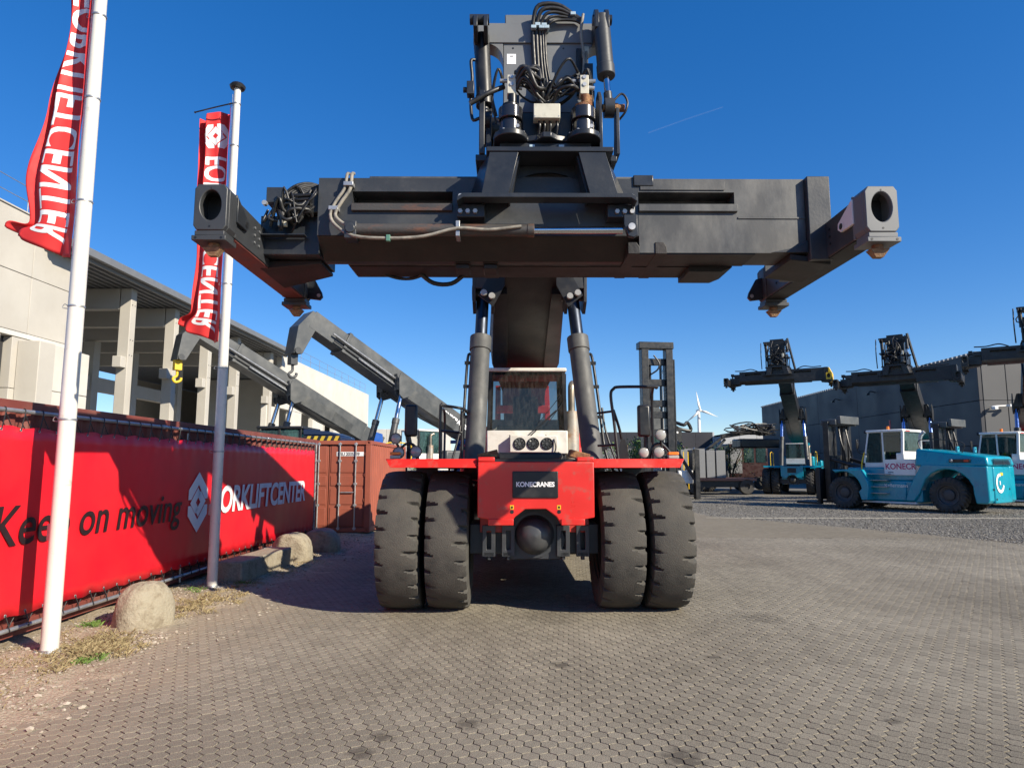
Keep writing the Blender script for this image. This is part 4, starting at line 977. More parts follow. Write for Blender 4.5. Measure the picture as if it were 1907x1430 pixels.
        W().hexa([(e1, -3.148, 4.585), (e1 + s * 0.16, -2.9, 4.60), (e1 + s * 0.16, -2.0, 4.60), (e1, -1.81, 4.585), (e0, -3.148, 5.028), (e0 + s * .10, -2.9, 5.028), (e0 + s * .10, -2.0, 5.028), (e0, -1.81, 5.028)]).build('leg_side', legm, fo)
    # arched plate between the legs
    ar = [(-0.36, 5.028), (-0.36, 4.80)] + [(0.05 - 0.40 * cos(a), 4.72 + 0.24 * sin(a)) for a in [pi * k / 12 for k in range(13)]] + [(0.47, 4.80), (0.47, 5.028)]
    W().prism(ar, 'y', -2.88, -2.85).build('arch_plate', gm, fo)
    # rails the frame slides on
    for yy in (-3.25, -1.80):
        W().prism([(-0.80, 4.54), (-0.86, 4.50), (-0.86, 4.545), (-0.80, 4.585), (0.86, 4.585), (0.92, 4.545), (0.92, 4.50), (0.86, 4.54)], 'y', yy, yy + 0.16).build('slide_rail', gm, fo, 0.004)
    if hi:
        for x0, s in ((-0.87, 1), (0.93, -1)):
            Bx('rail_bracket', gm, fo, min(x0, x0 + s * 0.28), max(x0, x0 + s * 0.28), -3.08, -2.93, 4.40, 4.535, 0.008)
            Bx('rail_bracket', gm, fo, min(x0, x0 + s * 0.24), max(x0, x0 + s * 0.24), -3.06, -2.93, 4.59, 4.66, 0.008)
            for k in range(3):
                for z in (4.455, 4.62):
                    xx = x0 + s * (0.035 + 0.075 * k); yq = -3.082 if z < 4.5 else -3.062
                    W().cyl((xx, yq - 0.03, z), (xx, yq + 0.01, z), 0.024, n=6).build('rail_bolt', BOLT, fo)
        W().prism([(0.80, 4.40), (0.80, 4.30), (0.84, 4.18), (0.90, 4.165), (0.935, 4.19), (0.935, 4.40)], 'y', -3.16, -3.10).build('cylinder_clevis', gm, fo, 0.006)
        W().cyl((0.872, -3.20, 4.265), (0.872, -3.05, 4.265), 0.035, n=16).build('clevis_pin', BOLT, fo)
    # --- spreader
    z0, z1 = 4.09, 4.885; yf, yb = -2.90, -2.0; xl, xr = -2.32, 2.73
    sb = W()
    def seg(xa, xb, za, zb, y=yf): sb.box(xa, xb, y, -2.47, za, zb)
    seg(2.00, xr, z0, z1); seg(1.00, 2.00, z0, 4.61); seg(1.00, 2.00, 4.74, z1); seg(1.00, 2.00, 4.61, 4.74, -2.66)
    sbo = sb.build('spreader', gw, T)
    lb = W(); lo_ = [(yf, 4.27), (-2.60, z0), (-2.47, z0)]         # left sleeve: its lower front edge is cut back
    for xa, xb in ((xl, -1.97), (-0.93, 0.998)): lb.prism(lo_ + [(-2.47, z1), (yf, z1)], 'x', xa, xb)
    lb.prism(lo_ + [(-2.47, 4.61), (yf, 4.61)], 'x', -1.97, -0.93); lb.box(-1.97, -0.93, yf, -2.47, 4.74, z1); lb.box(-1.97, -0.93, -2.66, -2.47, 4.61, 4.74)
    lb.build('left_sleeve', GREY if hi else gw, sbo)
    rb = W().prism([(-2.46, z0 - 0.002), (yb, z0 - 0.002), (yb, z1 - 0.02), (-2.46, z1 - 0.02)], 'x', -2.10, 1.98)
    rb.build('rear_beam', gw, sbo, 0.012)
    if hi:
        # wear lips below the slots, seam strip, bands, pads
        for xa, xb in ((-1.97, -0.93), (1.00, 2.02)):
            W().prism([(yf - 0.002, 4.515), (yf - 0.035, 4.525), (yf - 0.035, 4.600), (yf - 0.002, 4.612)], 'x', xa, xb).build('slot_lip', GREYRUST if xa < 0 else GREYD, sbo, 0.003)
        W().prism([(yf - 0.002, 4.455), (yf - 0.010, 4.455), (yf - 0.010, 4.47), (yf - 0.002, 4.475)], 'x', 2.03, xr).build('weld_seam', gw, sbo)
        Bx('top_strip', gw, sbo, -1.80, 0.95, yf + 0.02, yf + 0.30, z1 + 0.002, z1 + 0.03)
        Bx('top_strip', GREYD, sbo, 1.02, 1.90, yf - 0.012, yf - 0.002, 4.76, 4.86, 0.003)
        Bx('stop_block', gm, sbo, 0.95, 1.16, yf - 0.02, yf + 0.25, 4.80, 4.92, 0.01)
        for xa in (0.88, 1.16):
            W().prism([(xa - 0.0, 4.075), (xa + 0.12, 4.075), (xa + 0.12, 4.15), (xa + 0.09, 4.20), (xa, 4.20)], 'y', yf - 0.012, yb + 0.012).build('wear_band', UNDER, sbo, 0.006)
        W().hexa([(xl + .01, yf + 0.004, 4.262), (0.99, yf + 0.004, 4.262), (0.99, -2.605, z0 - 0.008), (xl + .01, -2.605, z0 - 0.008), (xl + .01, yf + 0.010, 4.268), (0.99, yf + 0.010, 4.268), (0.99, -2.600, z0 - 0.001), (xl + .01, -2.600, z0 - 0.001)]).build('chamfer_shade', UNDER, sbo)  # dark sheet added: shade of the cut-back edge put into colour
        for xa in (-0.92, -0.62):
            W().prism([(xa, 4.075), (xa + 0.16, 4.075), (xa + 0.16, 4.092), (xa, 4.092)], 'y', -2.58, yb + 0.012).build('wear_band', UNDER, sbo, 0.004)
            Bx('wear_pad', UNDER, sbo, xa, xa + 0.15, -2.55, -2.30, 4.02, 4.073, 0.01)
        W().box(1.0, 2.2, yf + 0.012, -2.475, z0 - 0.012, z0 - 0.003).build('underside_shade', UNDER, sbo)  # dark sheets added: shade under the beams put into colour
        W().box(-2.08, 1.9, -2.44, yb - 0.02, z0 - 0.014, z0 - 0.005).build('underside_shade', UNDER, sbo)
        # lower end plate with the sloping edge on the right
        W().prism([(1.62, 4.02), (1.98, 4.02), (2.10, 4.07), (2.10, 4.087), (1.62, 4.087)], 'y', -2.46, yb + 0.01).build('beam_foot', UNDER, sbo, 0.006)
        # side-shift cylinder with its hoses
        W().cyl((-1.90, -3.02, 4.285), (-0.10, -3.02, 4.28), 0.062, n=24).cyl((-0.16, -3.02, 4.28), (-0.09, -3.02, 4.28), 0.068, n=24).build('shift_cylinder', GREYRUST, sbo, 0.004)
        W().cyl((-0.09, -3.02, 4.28), (0.80, -3.06, 4.272), 0.036, n=20).build('shift_rod', CHROME, sbo)
        W().box(-2.0, -1.88, -3.08, -2.91, 4.18, 4.36).cyl((-1.94, -3.1, 4.28), (-1.94, -2.95, 4.28), 0.05, n=14).build('cylinder_mount', gm, sbo, 0.006)
        W().box(-0.88, -0.84, -3.09, -2.91, 4.20, 4.36).build('hose_clamp', STEEL, sbo, 0.003)
        W().tube([(-2.02, -2.86, 4.95), (-2.02, -2.94, 4.90), (-2.04, -2.96, 4.74), (-2.12, -2.97, 4.60), (-2.17, -2.98, 4.46), (-2.10, -3.02, 4.33), (-1.90, -3.08, 4.20), (-1.55, -3.10, 4.17), (-1.2, -3.10, 4.19), (-0.86, -3.10, 4.275), (-0.55, -3.10, 4.26), (-0.22, -3.09, 4.30)], 0.017, 8).build('hydraulic_hose', HOSEL, sbo, smooth=60)
        W().tube([(-1.97, -2.86, 4.95), (-1.97, -2.94, 4.90), (-1.98, -2.96, 4.74), (-2.06, -2.97, 4.60), (-2.12, -2.98, 4.46), (-2.04, -3.02, 4.36), (-1.95, -3.06, 4.31)], 0.019, 8).build('hydraulic_hose', HOSEL, sbo, smooth=60)
        for (x, z) in ((-1.995, 4.79), (-2.14, 4.53)): Bx('hose_clamp', STEEL, sbo, x - 0.05, x + 0.05, -2.99, -2.905, z - 0.022, z + 0.022, 0.004)
        Bx('hose_clamp', mat('green_clamp', (0.08, 0.20, 0.15), 0.5), sbo, -1.57, -1.53, -3.125, -3.085, 4.135, 4.20, 0.003)
        # hoses sagging below the rear of the beam
        W().tube([(-1.35, -2.15, 4.08), (-1.20, -2.1, 3.985), (-1.0, -2.1, 3.98), (-0.85, -2.12, 4.08)], 0.026, 8).build('hydraulic_hose', HOSE, sbo, smooth=60)
        W().tube([(-1.75, -2.1, 4.08), (-1.60, -2.06, 4.05), (-1.45, -2.06, 4.05), (-1.3, -2.1, 4.09)], 0.018, 8).build('hydraulic_hose', HOSE, sbo, smooth=60)
    # telescopic ends
    W().box(-2.95, -2.324, -2.78, -2.12, 4.10, 4.52).build('telescope_beam', gm, sbo, 0.008)
    Bx('telescope_cover', gm, sbo, -2.86, -2.68, -2.90, -2.50, 4.62, 4.785, 0.006)
    Bx('telescope_block', BLACK, sbo, -2.66, -2.325, -2.86, -2.30, 4.525, 4.74, 0.01)
    if hi:
        rr = random.Random(8)
        for k in range(5):
            z = 4.70 - 0.045 * k
            W().cyl((-2.66, -2.90, z - 0.02), (-2.40, -2.90, z), 0.020, n=10).cyl((-2.60, -2.90, z - 0.017), (-2.53, -2.90, z - 0.01), 0.026, n=8).build('hose_fitting', BLACK, sbo)
        for k in range(6):
            dz = 0.03 * k
            W().tube([(-2.30, -2.75, 4.84 - dz * .5), (-2.45, -2.82, 4.86 - dz * .6), (-2.58, -2.88, 4.80 - dz), (-2.66, -2.92, 4.68 - dz), (-2.68, -2.93, 4.50 - dz), (-2.69, -2.9, 4.36)], 0.016 + 0.002 * (k % 3), 8).build('hydraulic_hose', HOSE, sbo, smooth=60)
        for k in range(14):
            x0_ = rr.uniform(-2.85, -2.55)
            W().tube([(x0_, -2.86, rr.uniform(4.30, 4.60)), (x0_ + rr.uniform(-.05, .12), rr.uniform(-3.0, -2.9), rr.uniform(4.40, 4.78)), (x0_ + rr.uniform(.1, .3), rr.uniform(-3.0, -2.88), rr.uniform(4.35, 4.80)), (rr.uniform(-2.5, -2.33), -2.84, rr.uniform(4.45, 4.80))], rr.choice((0.010, 0.014, 0.019)), 8).build('hydraulic_hose', HOSE, sbo, smooth=60)
        W().cyl((-2.86, -2.95, 4.60), (-2.86, -2.9, 4.60), 0.026, n=8).build('fitting_cap', BOLT, sbo)
        Bx('cable_tray', gm, sbo, -2.90, -2.45, -2.90, -2.80, 4.275, 4.285, 0)
        Bx('limit_switch', BEIGE, sbo, -2.72, -2.63, -2.93, -2.88, 4.36, 4.42, 0.004)
    col = W().box(2.735, 2.97, -2.97, -2.12, 4.0, 4.89)
    col.build('end_collar', GREY if hi else gw, sbo, 0.008)
    W().prism([(2.35, 4.088), (2.735, 4.088), (2.735, 4.22), (2.60, 4.14)], 'y', -2.93, -2.905).build('collar_gusset', gm, sbo, 0.004)
    W().hexa([(2.55, -2.90, 4.02), (2.972, -2.90, 3.97), (2.972, -2.2, 3.97), (2.55, -2.2, 4.02), (2.55, -2.90, 4.085), (2.972, -2.90, 4.02), (2.972, -2.2, 4.02), (2.55, -2.2, 4.085)]).build('collar_foot', UNDER if hi else gm, sbo, 0.006)
    W().hexa([(-3.0, -2.6, 4.0), (-2.35, -2.6, 4.06), (-2.35, -2.1, 4.06), (-3.0, -1.8, 4.0), (-3.0, -2.6, 4.09), (-2.35, -2.6, 4.095), (-2.35, -2.1, 4.095), (-3.0, -1.8, 4.09)]).build('telescope_foot', UNDER if hi else gm, sbo, 0.006)
    # end beams with the corner housings and twistlocks
    for s in (-1, 1):
        xo, xi = s * 3.165, s * 2.905; xa, xb = min(xo, xi), max(xo, xi); xc = (xo + xi) / 2
        eb = W().hexa([(xa, -3.55, 4.02), (xb, -3.55, 4.02), (xb, -1.30, 4.02), (xa, -1.30, 4.02), (xa, -3.55, 4.40), (xb, -3.55, 4.40), (xb, -1.30, 4.36), (xa, -1.30, 4.36)])
        ebo = eb.build('end_beam', GREY if hi else gm, sbo, 0.010)
        if hi: W().box(xa + 0.012, xb - 0.012, -3.5, -1.32, 4.008, 4.0185).build('end_beam_underside', UNDER if s > 0 else mat('red_reflection_underside', (0.11, 0.035, 0.03), 0.5, var=0.3, second=(0.2, 0.05, 0.04), amount=0.35, sscale=4), sbo)  # left: red reflection put into the colour; right: underside shade
        # horn: concave gusset between the end beam and the main beam
        pr = [(2.82, 4.40), (3.12, 4.40)] + [(3.12 - 0.27 * sin(a), 4.40 + 0.02 + 0.42 * (1 - cos(a))) for a in [pi / 2 * k / 8 for k in range(1, 9)]] + [(2.80, 4.84)]
        W().prism([(s * p[0], p[1]) for p in pr], 'y', -2.36, -2.33).build('horn_plate', gm, sbo, 0.003)
        for sy, yc in ((-1, -3.66), (1, -1.20)):
            hx, hz = 0.148, 0.215; cz = 4.225
            ye = yc + sy * 0.115; yi = yc - sy * 0.115
            o_ = rect_like(xc, cz, hx, hz, 28); i_ = ellipse(xc, cz + 0.02, 0.095, 0.142, 28)
            cf = MB().ringplate(o_, i_, 'y', ye, ye - sy * 0.06)
            cf.ringplate(rect_like(xc, cz, hx, hz, 28), rect_like(xc, cz, hx - 0.03, hz - 0.025, 28), 'y', ye - sy * 0.0605, yi)
            cf.box(xc - hx + 0.005, xc + hx - 0.005, min(yi, yi - sy * 0.03), max(yi, yi - sy * 0.03), cz - hz + 0.005, cz + hz - 0.005)
            lightm = mat('pale_grey_paint', (0.14, 0.147, 0.152), 0.42, var=0.1) if (hi and s > 0 and sy < 0) else (GREY if hi else gm)
            cf.move(O); cfo = MB.build(cf, 'corner_housing', YELLOW if (yellow_end and s > 0) else lightm, sbo, 0.008)
            lw = W().box(xc - hx + 0.015, xc + hx - 0.015, yc - 0.11, yc + 0.11, 3.962, 4.008)
            lw.box(xc - hx - 0.005, xc + hx + 0.005, yc - 0.125, yc + 0.125, 3.915, 3.96)
            lw.build('corner_foot', lightm, sbo, 0.006)
            tw = W().cyl((xc, yc, 3.915), (xc, yc, 3.875), 0.05, n=14)
            tw.hexa([(xc - 0.085, yc - 0.05, 3.875), (xc + 0.085, yc - 0.05, 3.875), (xc + 0.085, yc + 0.05, 3.875), (xc - 0.085, yc + 0.05, 3.875), (xc - 0.085, yc - 0.05, 3.874), (xc + 0.085, yc - 0.05, 3.874), (xc + 0.085, yc + 0.05, 3.874), (xc - 0.085, yc + 0.05, 3.874)])
            tw.hexa([(xc - 0.035, yc - 0.03, 3.80), (xc + 0.035, yc - 0.03, 3.80), (xc + 0.035, yc + 0.03, 3.80), (xc - 0.035, yc + 0.03, 3.80), (xc - 0.085, yc - 0.05, 3.873), (xc + 0.085, yc - 0.05, 3.873), (xc + 0.085, yc + 0.05, 3.873), (xc - 0.085, yc + 0.05, 3.873)])
            tw.build('twistlock', RUSTL if hi else gm, sbo, 0.006)
            if hi:
                W().box(xc - 0.04, xc + 0.04, yc - 0.03, yc + 0.05, 4.04, 4.13).build('lock_nut', RUST if s < 0 else GREYB, sbo, 0.008)
                for q in (-1, 1): W().cyl((xc + q * 0.115, ye + sy * 0.012, 3.938), (xc + q * 0.115, ye, 3.938), 0.012, n=8).build('foot_bolt', BLACK, sbo)
                W().cyl((xc, ye + sy * 0.002, 4.405), (xc, ye, 4.405), 0.008, n=8).cyl((xc, ye + sy * 0.002, 4.045), (xc, ye, 4.045), 0.010, n=8).build('grease_hole', BLACK, sbo)
                # lashing lug on the inner side
                xl_ = xi - s * 0.003
                if sy < 0:
                    pr = [(-3.56, 4.40), (-3.56, 4.16), (-3.33, 4.16), (-3.27, 4.20), (-3.28, 4.26)]
                else:
                    pr = [(-1.33, 4.20), (-1.33, 4.0), (-1.0, 4.0), (-0.97, 4.05), (-1.0, 4.10), (-1.2, 4.34)]
                if sy < 0:
                    W().prism(pr, 'x', xl_ - s * 0.03, xl_).build('lashing_lug', WHITE if s > 0 else gm, sbo, 0.004)
                    W().cyl((xl_ - s * 0.034, -3.34, 4.215), (xl_ - s * 0.02, -3.34, 4.215), 0.030, n=16).build('lug_hole', BLACK, sbo)
                    for q in range(6): W().cyl((xl_, -3.05 + 0.12 * (q % 2), 4.14 + 0.075 * (q // 2)), (xl_ - s * 0.008, -3.05 + 0.12 * (q % 2), 4.14 + 0.075 * (q // 2)), 0.013, n=8).build('beam_bolt', STEEL if s < 0 else BLACK, sbo)
                else:
                    for q in range(7): W().cyl((xl_, -1.75 + 0.10 * (q % 2) + .04 * (q // 2), 4.12 + 0.07 * (q // 2)), (xl_ - s * 0.006, -1.75 + 0.10 * (q % 2) + .04 * (q // 2), 4.12 + 0.07 * (q // 2)), 0.014, n=8).build('beam_bolt', BLACK, sbo)
                    o_ = [(xc - s * p[0], p[1]) for p in [(0.14, 4.30), (0.14, 4.02), (0.30, 4.0), (0.335, 4.04), (0.32, 4.10), (0.22, 4.28)]]
                    W().prism(o_, 'y', -1.24, -1.20).build('lashing_lug', gm, sbo, 0.004)
                    W().cyl((xc - s * 0.285, -1.245, 4.06), (xc - s * 0.285, -1.235, 4.06), 0.024, n=14).build('lug_hole', mat('sky_lit_hole', (0.3, 0.3, 0.3), 0.6), sbo)  # pale disc: sky light through the lug put into its colour
    if not hi:
        rr = random.Random(int(tip[0] * 100 + tip[1] * 1000))
        for k in range(16):
            x0_ = rr.uniform(-0.5, 0.5)
            W().tube([(x0_, -2.8, rr.uniform(5.5, 6.8)), (x0_ + rr.uniform(-.4, .4), rr.uniform(-3.3, -2.9), rr.uniform(5.5, 6.6)), (rr.uniform(-.6, .6), rr.uniform(-3.3, -2.9), rr.uniform(5.3, 6.2)), (rr.uniform(-.5, .5), -3.0, 5.3)], rr.choice((0.02, 0.03, 0.04)), 6).build('hydraulic_hose', HOSE, roo, smooth=60)
        for x in (-0.33, 0.42): Bx('valve_block', BEIGE, roo, x - 0.06, x + 0.06, -3.14, -3.0, 5.68, 5.90)
        W().tube([(-0.9, -2.9, 5.0), (-0.92, -2.95, 5.9), (-0.9, -2.9, 6.7)], 0.03, 6).build('guard_rail', BLACK, roo)
        W().bar((0.70, -2.9, 6.9), (1.05, -2.4, 4.9), 0.10, 0.10).build('tilt_link', BLACK, roo)
        for s in (-1, 1):
            W().tube([(s * 1.2, -2.8, 4.9), (s * 1.6, -2.95, 5.02), (s * 2.1, -2.9, 4.95), (s * 2.6, -2.8, 4.98)], 0.03, 6).build('hydraulic_hose', HOSE, sbo)
    if yellow_end:
        W().prism([(2.98, 4.02), (3.22, 3.98), (3.22, 4.5), (3.05, 4.86), (2.98, 4.86)], 'y', -3.0, -1.9).build('end_cover', YELLOW, sbo, 0.03)

# ------------------------------------------------------------------ main machine
MAIN_ROT = radians(1.4)
main = reach_stacker('large red and charcoal reach stacker facing the camera with its spreader overhead', (0.125, 9.70, 0), MAIN_ROT, RED, WHITEP, tip=(-2.45, 6.60), hi=True, tm=RUBBER)

# ------------------------------------------------------------------ container with the banner
XF = -5.42
def container(label, x0, x1, y0, y1, z1, m, doors=None, loc_z=0.10, corr=0.28):
    T = thing('shipping_container', label, 'container', ((x0 + x1) / 2, (y0 + y1) / 2, loc_z))
    cx, cy_ = (x0 + x1) / 2, (y0 + y1) / 2; X0, X1, Y0, Y1 = x0 - cx, x1 - cx, y0 - cy_, y1 - cy_; h = z1 - loc_z
    # corrugated sides
    def side(name, xs, sgn):
        v = []; f = []; ys_ = []; y = Y0 + 0.12; k = 0
        while y < Y1 - 0.12:
            ys_ += [(y, 0.0), (min(y + corr * .28, Y1 - .12), 0.0), (min(y + corr * .5, Y1 - .12), 0.036), (min(y + corr * .78, Y1 - .12), 0.036)]; y += corr
        for (yy, d_) in ys_: v += [(xs - sgn * d_, yy, 0.14), (xs - sgn * d_, yy, h - 0.09)]
        f = [(2 * i, 2 * i + 2, 2 * i + 3, 2 * i + 1) for i in range(len(ys_) - 1)]
        o = MB().add(v, f); n_ = len(v); o.add([(p[0] - sgn * 0.004, p[1], p[2]) for p in v], [tuple(reversed(q)) for q in f]); return o.build(name, m, T, smooth=0)
    side('side_wall', X1 - 0.02, 1); side('side_wall', X0 + 0.02, -1)
    for xs in (X0, X1 - 0.06):
        B('bottom_rail', m, T, xs, xs + 0.06, Y0 + 0.17, Y1 - 0.17, 0.0, 0.15); B('top_rail', m, T, xs, xs + 0.06, Y0 + 0.17, Y1 - 0.17, h - 0.10, h)
    B('roof_panel', m, T, X0 + 0.061, X1 - 0.061, Y0 + 0.1, Y1 - 0.1, h - 0.05, h - 0.02)
    for xs in (X0, X1 - 0.16):
        for yy in (Y0, Y1 - 0.165):
            B('corner_post', m, T, xs, xs + 0.16, yy, yy + 0.165, 0.122, h - 0.122, 0.01)
            for zz in (0.0, h - 0.12):
                o_ = rect_like(xs + 0.08, zz + 0.06, 0.082, 0.06, 16); i_ = ellipse(xs + 0.08, zz + 0.06, 0.035, 0.03, 16)
                MB().ringplate(o_, i_, 'y', yy - 0.004, yy + 0.03).box(xs - .002, xs + .162, yy + 0.031, yy + 0.169, zz, zz + 0.12).build('corner_casting', m, T, 0.004)
    B('end_wall', m, T, X0 + 0.161, X1 - 0.161, Y1 - 0.06, Y1 - 0.03, 0.10, h - 0.1)
    if doors:
        B('door_sill', m, T, X0 + 0.161, X1 - 0.161, Y0 + 0.0, Y0 + 0.1, 0.0, 0.12); B('door_header', m, T, X0 + 0.161, X1 - 0.161, Y0 + 0.0, Y0 + 0.1, h - 0.11, h)
        for s in (-1, 1):
            xa, xb = (X0 + 0.17, -0.012) if s < 0 else (0.012, X1 - 0.17)
            dm = MB().box(xa, xb, Y0 + 0.06, Y0 + 0.10, 0.13, h - 0.12)
            zq = [0.13, 0.72, 1.25, 1.62, h - 0.12]
            for za, zb in zip(zq, zq[1:]): dm.box(xa + 0.05, xb - 0.05, Y0 + 0.045, Y0 + 0.06, za + 0.05, zb - 0.04)
            do = dm.build('door', m, T, 0.008)
            for x in (xa + (xb - xa) * 0.30, xa + (xb - xa) * 0.74):
                MB().cyl((x, Y0 + 0.012, 0.06), (x, Y0 + 0.012, h - 0.05), 0.019, n=10).build('locking_bar', STEEL, do)
                for zz in (0.10, 0.75, 1.35, 2.0, h - 0.10): B('bar_bracket', STEEL, do, x - 0.045, x + 0.045, Y0 - 0.005, Y0 + 0.044, zz - 0.03, zz + 0.03, 0.004)
            B('door_handle', STEEL, do, xa + (xb - xa) * 0.34, xa + (xb - xa) * 0.70, Y0 - 0.005, Y0 + 0.012, 1.10, 1.13, 0.004)
            for zz in (0.3, 0.9, 1.6, 2.2):
                xh = xa - 0.02 if s < 0 else xb + 0.02
                B('hinge', m, do, xh - 0.05, xh + 0.05, Y0 + 0.02, Y0 + 0.05, zz - 0.04, zz + 0.04, 0.004)
        if doors is not True:
            B('number_plate', WHTXT, T, 0.22, 1.00, Y0 + 0.038, Y0 + 0.044, h - 0.44, h - 0.32, 0)
            text_obj(doors, BANTXT, T, frame_matrix((0.24, Y0 + 0.037, h - 0.425), (1, 0, 0), (0, 0, 1)), size=0.125, bold=0.003, extrude=0.0008, spacing=0.9)
    return T
container('brown red shipping container standing behind the long red banner', XF - 2.50, XF - 0.06, 5.95, 18.10, 2.62, CONT)
c2 = container('faded orange shipping container with closed doors beyond the banner', -6.84, -4.40, 19.55, 25.6, 2.66, CONT2, doors='ILSU 2035339', loc_z=0.08)
c2.rotation_euler = (0, 0, radians(0.5))

# pipe frame, laced banner
T = thing('pipe_scaffold', 'galvanised pipes tied along the brown red container wall', 'pipes', (XF, 6.0, 0))
MB().tube([(0.0, -11.0, 2.50), (0.0, 11.78, 2.50)], 0.024, 10, 1).build('top_pipe', STEEL, T)
MB().tube([(0.03, -11.0, 0.21), (0.03, 11.78, 0.21)], 0.024, 10, 1).build('bottom_pipe', STEEL, T)
for y in (11.78, 5.0, -1.0): MB().tube([(-0.0, y, 0.20), (-0.0, y, 2.51)], 0.022, 10, 1).build('upright_pipe', STEEL, T) if y > 6 else MB().tube([(-0.034, y, 0.10), (-0.034, y, 2.45)], 0.018, 8, 1).build('upright_pipe', STEEL, T)
for y in np.arange(-10.5, 11.7, 2.1):
    MB().lathe([(0.026, -0.06), (0.031, -0.055), (0.031, 0.055), (0.026, 0.06)], (0, y, 2.50), 'y', 12).build('pipe_coupler', STEEL, T)
    MB().lathe([(0.026, -0.06), (0.031, -0.055), (0.031, 0.055), (0.026, 0.06)], (0.03, y, 0.21), 'y', 12).build('pipe_coupler', STEEL, T)
MB().tube([(-0.07, 6.9 - 6.0, 0.3), (-0.07, 6.9 - 6.0, 2.45)], 0.012, 6, 1).build('tie_rod', STEEL, T)
T = thing('banner', 'long red vinyl banner reading Keep on moving with white diamond logo', 'banner', (XF, 6.0, 0))
zb0, zb1 = 0.335, 2.325
yy = np.linspace(-10.9, 11.62, 420); zs = np.linspace(zb0, zb1, 14)
def ban_x(y, z): return 0.022 + 0.010 * mnoise.noise(Vector((y * 0.9, z * 0.7, 4))) + 0.004 * mnoise.noise(Vector((y * 3.5, z * 0.8, 1))) + 0.008 * sin(y * 22.44 + 1.5) * (max(0, (z - 2.1) / 0.22) ** 2 + max(0, (0.55 - z) / 0.22) ** 2)
def ban_z(y, z):
    t = (z - zb0) / (zb1 - zb0); return z + (0.012 * sin(y * 13.4) if t > 0.93 else (-0.012 * sin(y * 13.4) if t < 0.07 else 0))
bv = [(ban_x(y, z), y, ban_z(y, z)) for y in yy for z in zs]; nz = len(zs)
bf = [(i * nz + j, (i + 1) * nz + j, (i + 1) * nz + j + 1, i * nz + j + 1) for i in range(len(yy) - 1) for j in range(nz - 1)]
vin = MB().add(bv, bf); vo = vin.build('vinyl_sheet', BANNER, T, smooth=60)
sm = vo.modifiers.new('thickness', 'SOLIDIFY'); sm.thickness = 0.003; sm.offset = 0
gr = MB(); lc = MB(); y = -10.8; k = 0
while y < 11.6:
    for (z, zp, dx) in ((zb1 - 0.03, 2.50, 0.0), (zb0 + 0.03, 0.21, 0.03)):
        gr.lathe([(0.008, 0.0), (0.014, 0.003), (0.018, 0.0)], (ban_x(y, z) + 0.004, y, z), 'x', 8)
        lc.tube([(ban_x(y, z) + 0.006, y, z), (0.032 + dx, y + 0.03, zp), (dx - 0.026, y + 0.08, zp + 0.01), (0.0, y + 0.20, z), (ban_x(y + .28, z) + 0.006, y + 0.28, z)], 0.006, 5, 3)
    y += 0.28
for z in np.arange(0.5, 2.3, 0.25): lc.tube([(0.02, 11.60, z), (0.03, 11.79, z + 0.05), (-0.02, 11.80, z + .08), (0.02, 11.60, z + 0.12)], 0.006, 5, 3)
gr.build('eyelets', STEEL, T)['kind'] = 'stuff'; lc.build('lacing_cord', HOSE, T)['kind'] = 'stuff'
XT = 0.040
def ban_text(s_, m, y0, z0, width, height, **kw):
    me_ = text_mesh(s_, size=1.0, extrude=0.0012, **kw)
    co = np.empty(len(me_.vertices) * 3); me_.vertices.foreach_get('co', co); co = co.reshape(-1, 3)
    w = co[:, 0].max() - co[:, 0].min(); kx = width / w
    # cap or x height scale is given directly
    M_ = frame_matrix((XT, y0, z0), (0, 1, 0), (0, 0, 1)) @ Matrix.Diagonal((kx, height, 1, 1)) @ Matrix.Translation((-co[:, 0].min(), 0, 0))
    me_.transform(M_); me_.materials.clear(); return place('lettering', me_, m, T)
ban_text('Keep on moving', BANTXT, 0.93, 1.085, 3.86, 0.60, bold=0.008, shear=0.18)
ban_text('FORKLIFTCENTER', WHTXT, 5.86, 1.11, 5.02, 0.65, bold=0.028, shear=0.12, spacing=0.96)
LOGO = [[(-1, .36), (0, 1), (1, .36), (1, -.02), (0, .60), (-1, -.02)], [(-1, -.36), (0, -1), (1, -.36), (1, .02), (0, -.60), (-1, .02)]]
LOGO = [[(-1, .42), (0, 1), (1, .42), (1, .10), (.72, .10), (0, .58), (-.72, .10), (-1, .10)], [(-1, -.42), (0, -1), (1, -.42), (1, -.10), (.72, -.10), (0, -.58), (-.72, -.10), (-1, -.10)],
        [(-.80, -.02), (-.05, .48), (.22, .30), (-.24, .0), (.02, -.18), (-.25, -.38)], [(.80, .02), (.05, -.48), (-.22, -.30), (.24, .0), (-.02, .18), (.25, .38)]]
lg = MB()
for p in LOGO: lg.prism([(11.32 - 6.0 + 0.33 * a, 1.33 + 0.49 * b_) for a, b_ in p], 'x', XT - 0.0012, XT + 0.0012)
lg.build('diamond_logo', WHTXT, T, smooth=0)

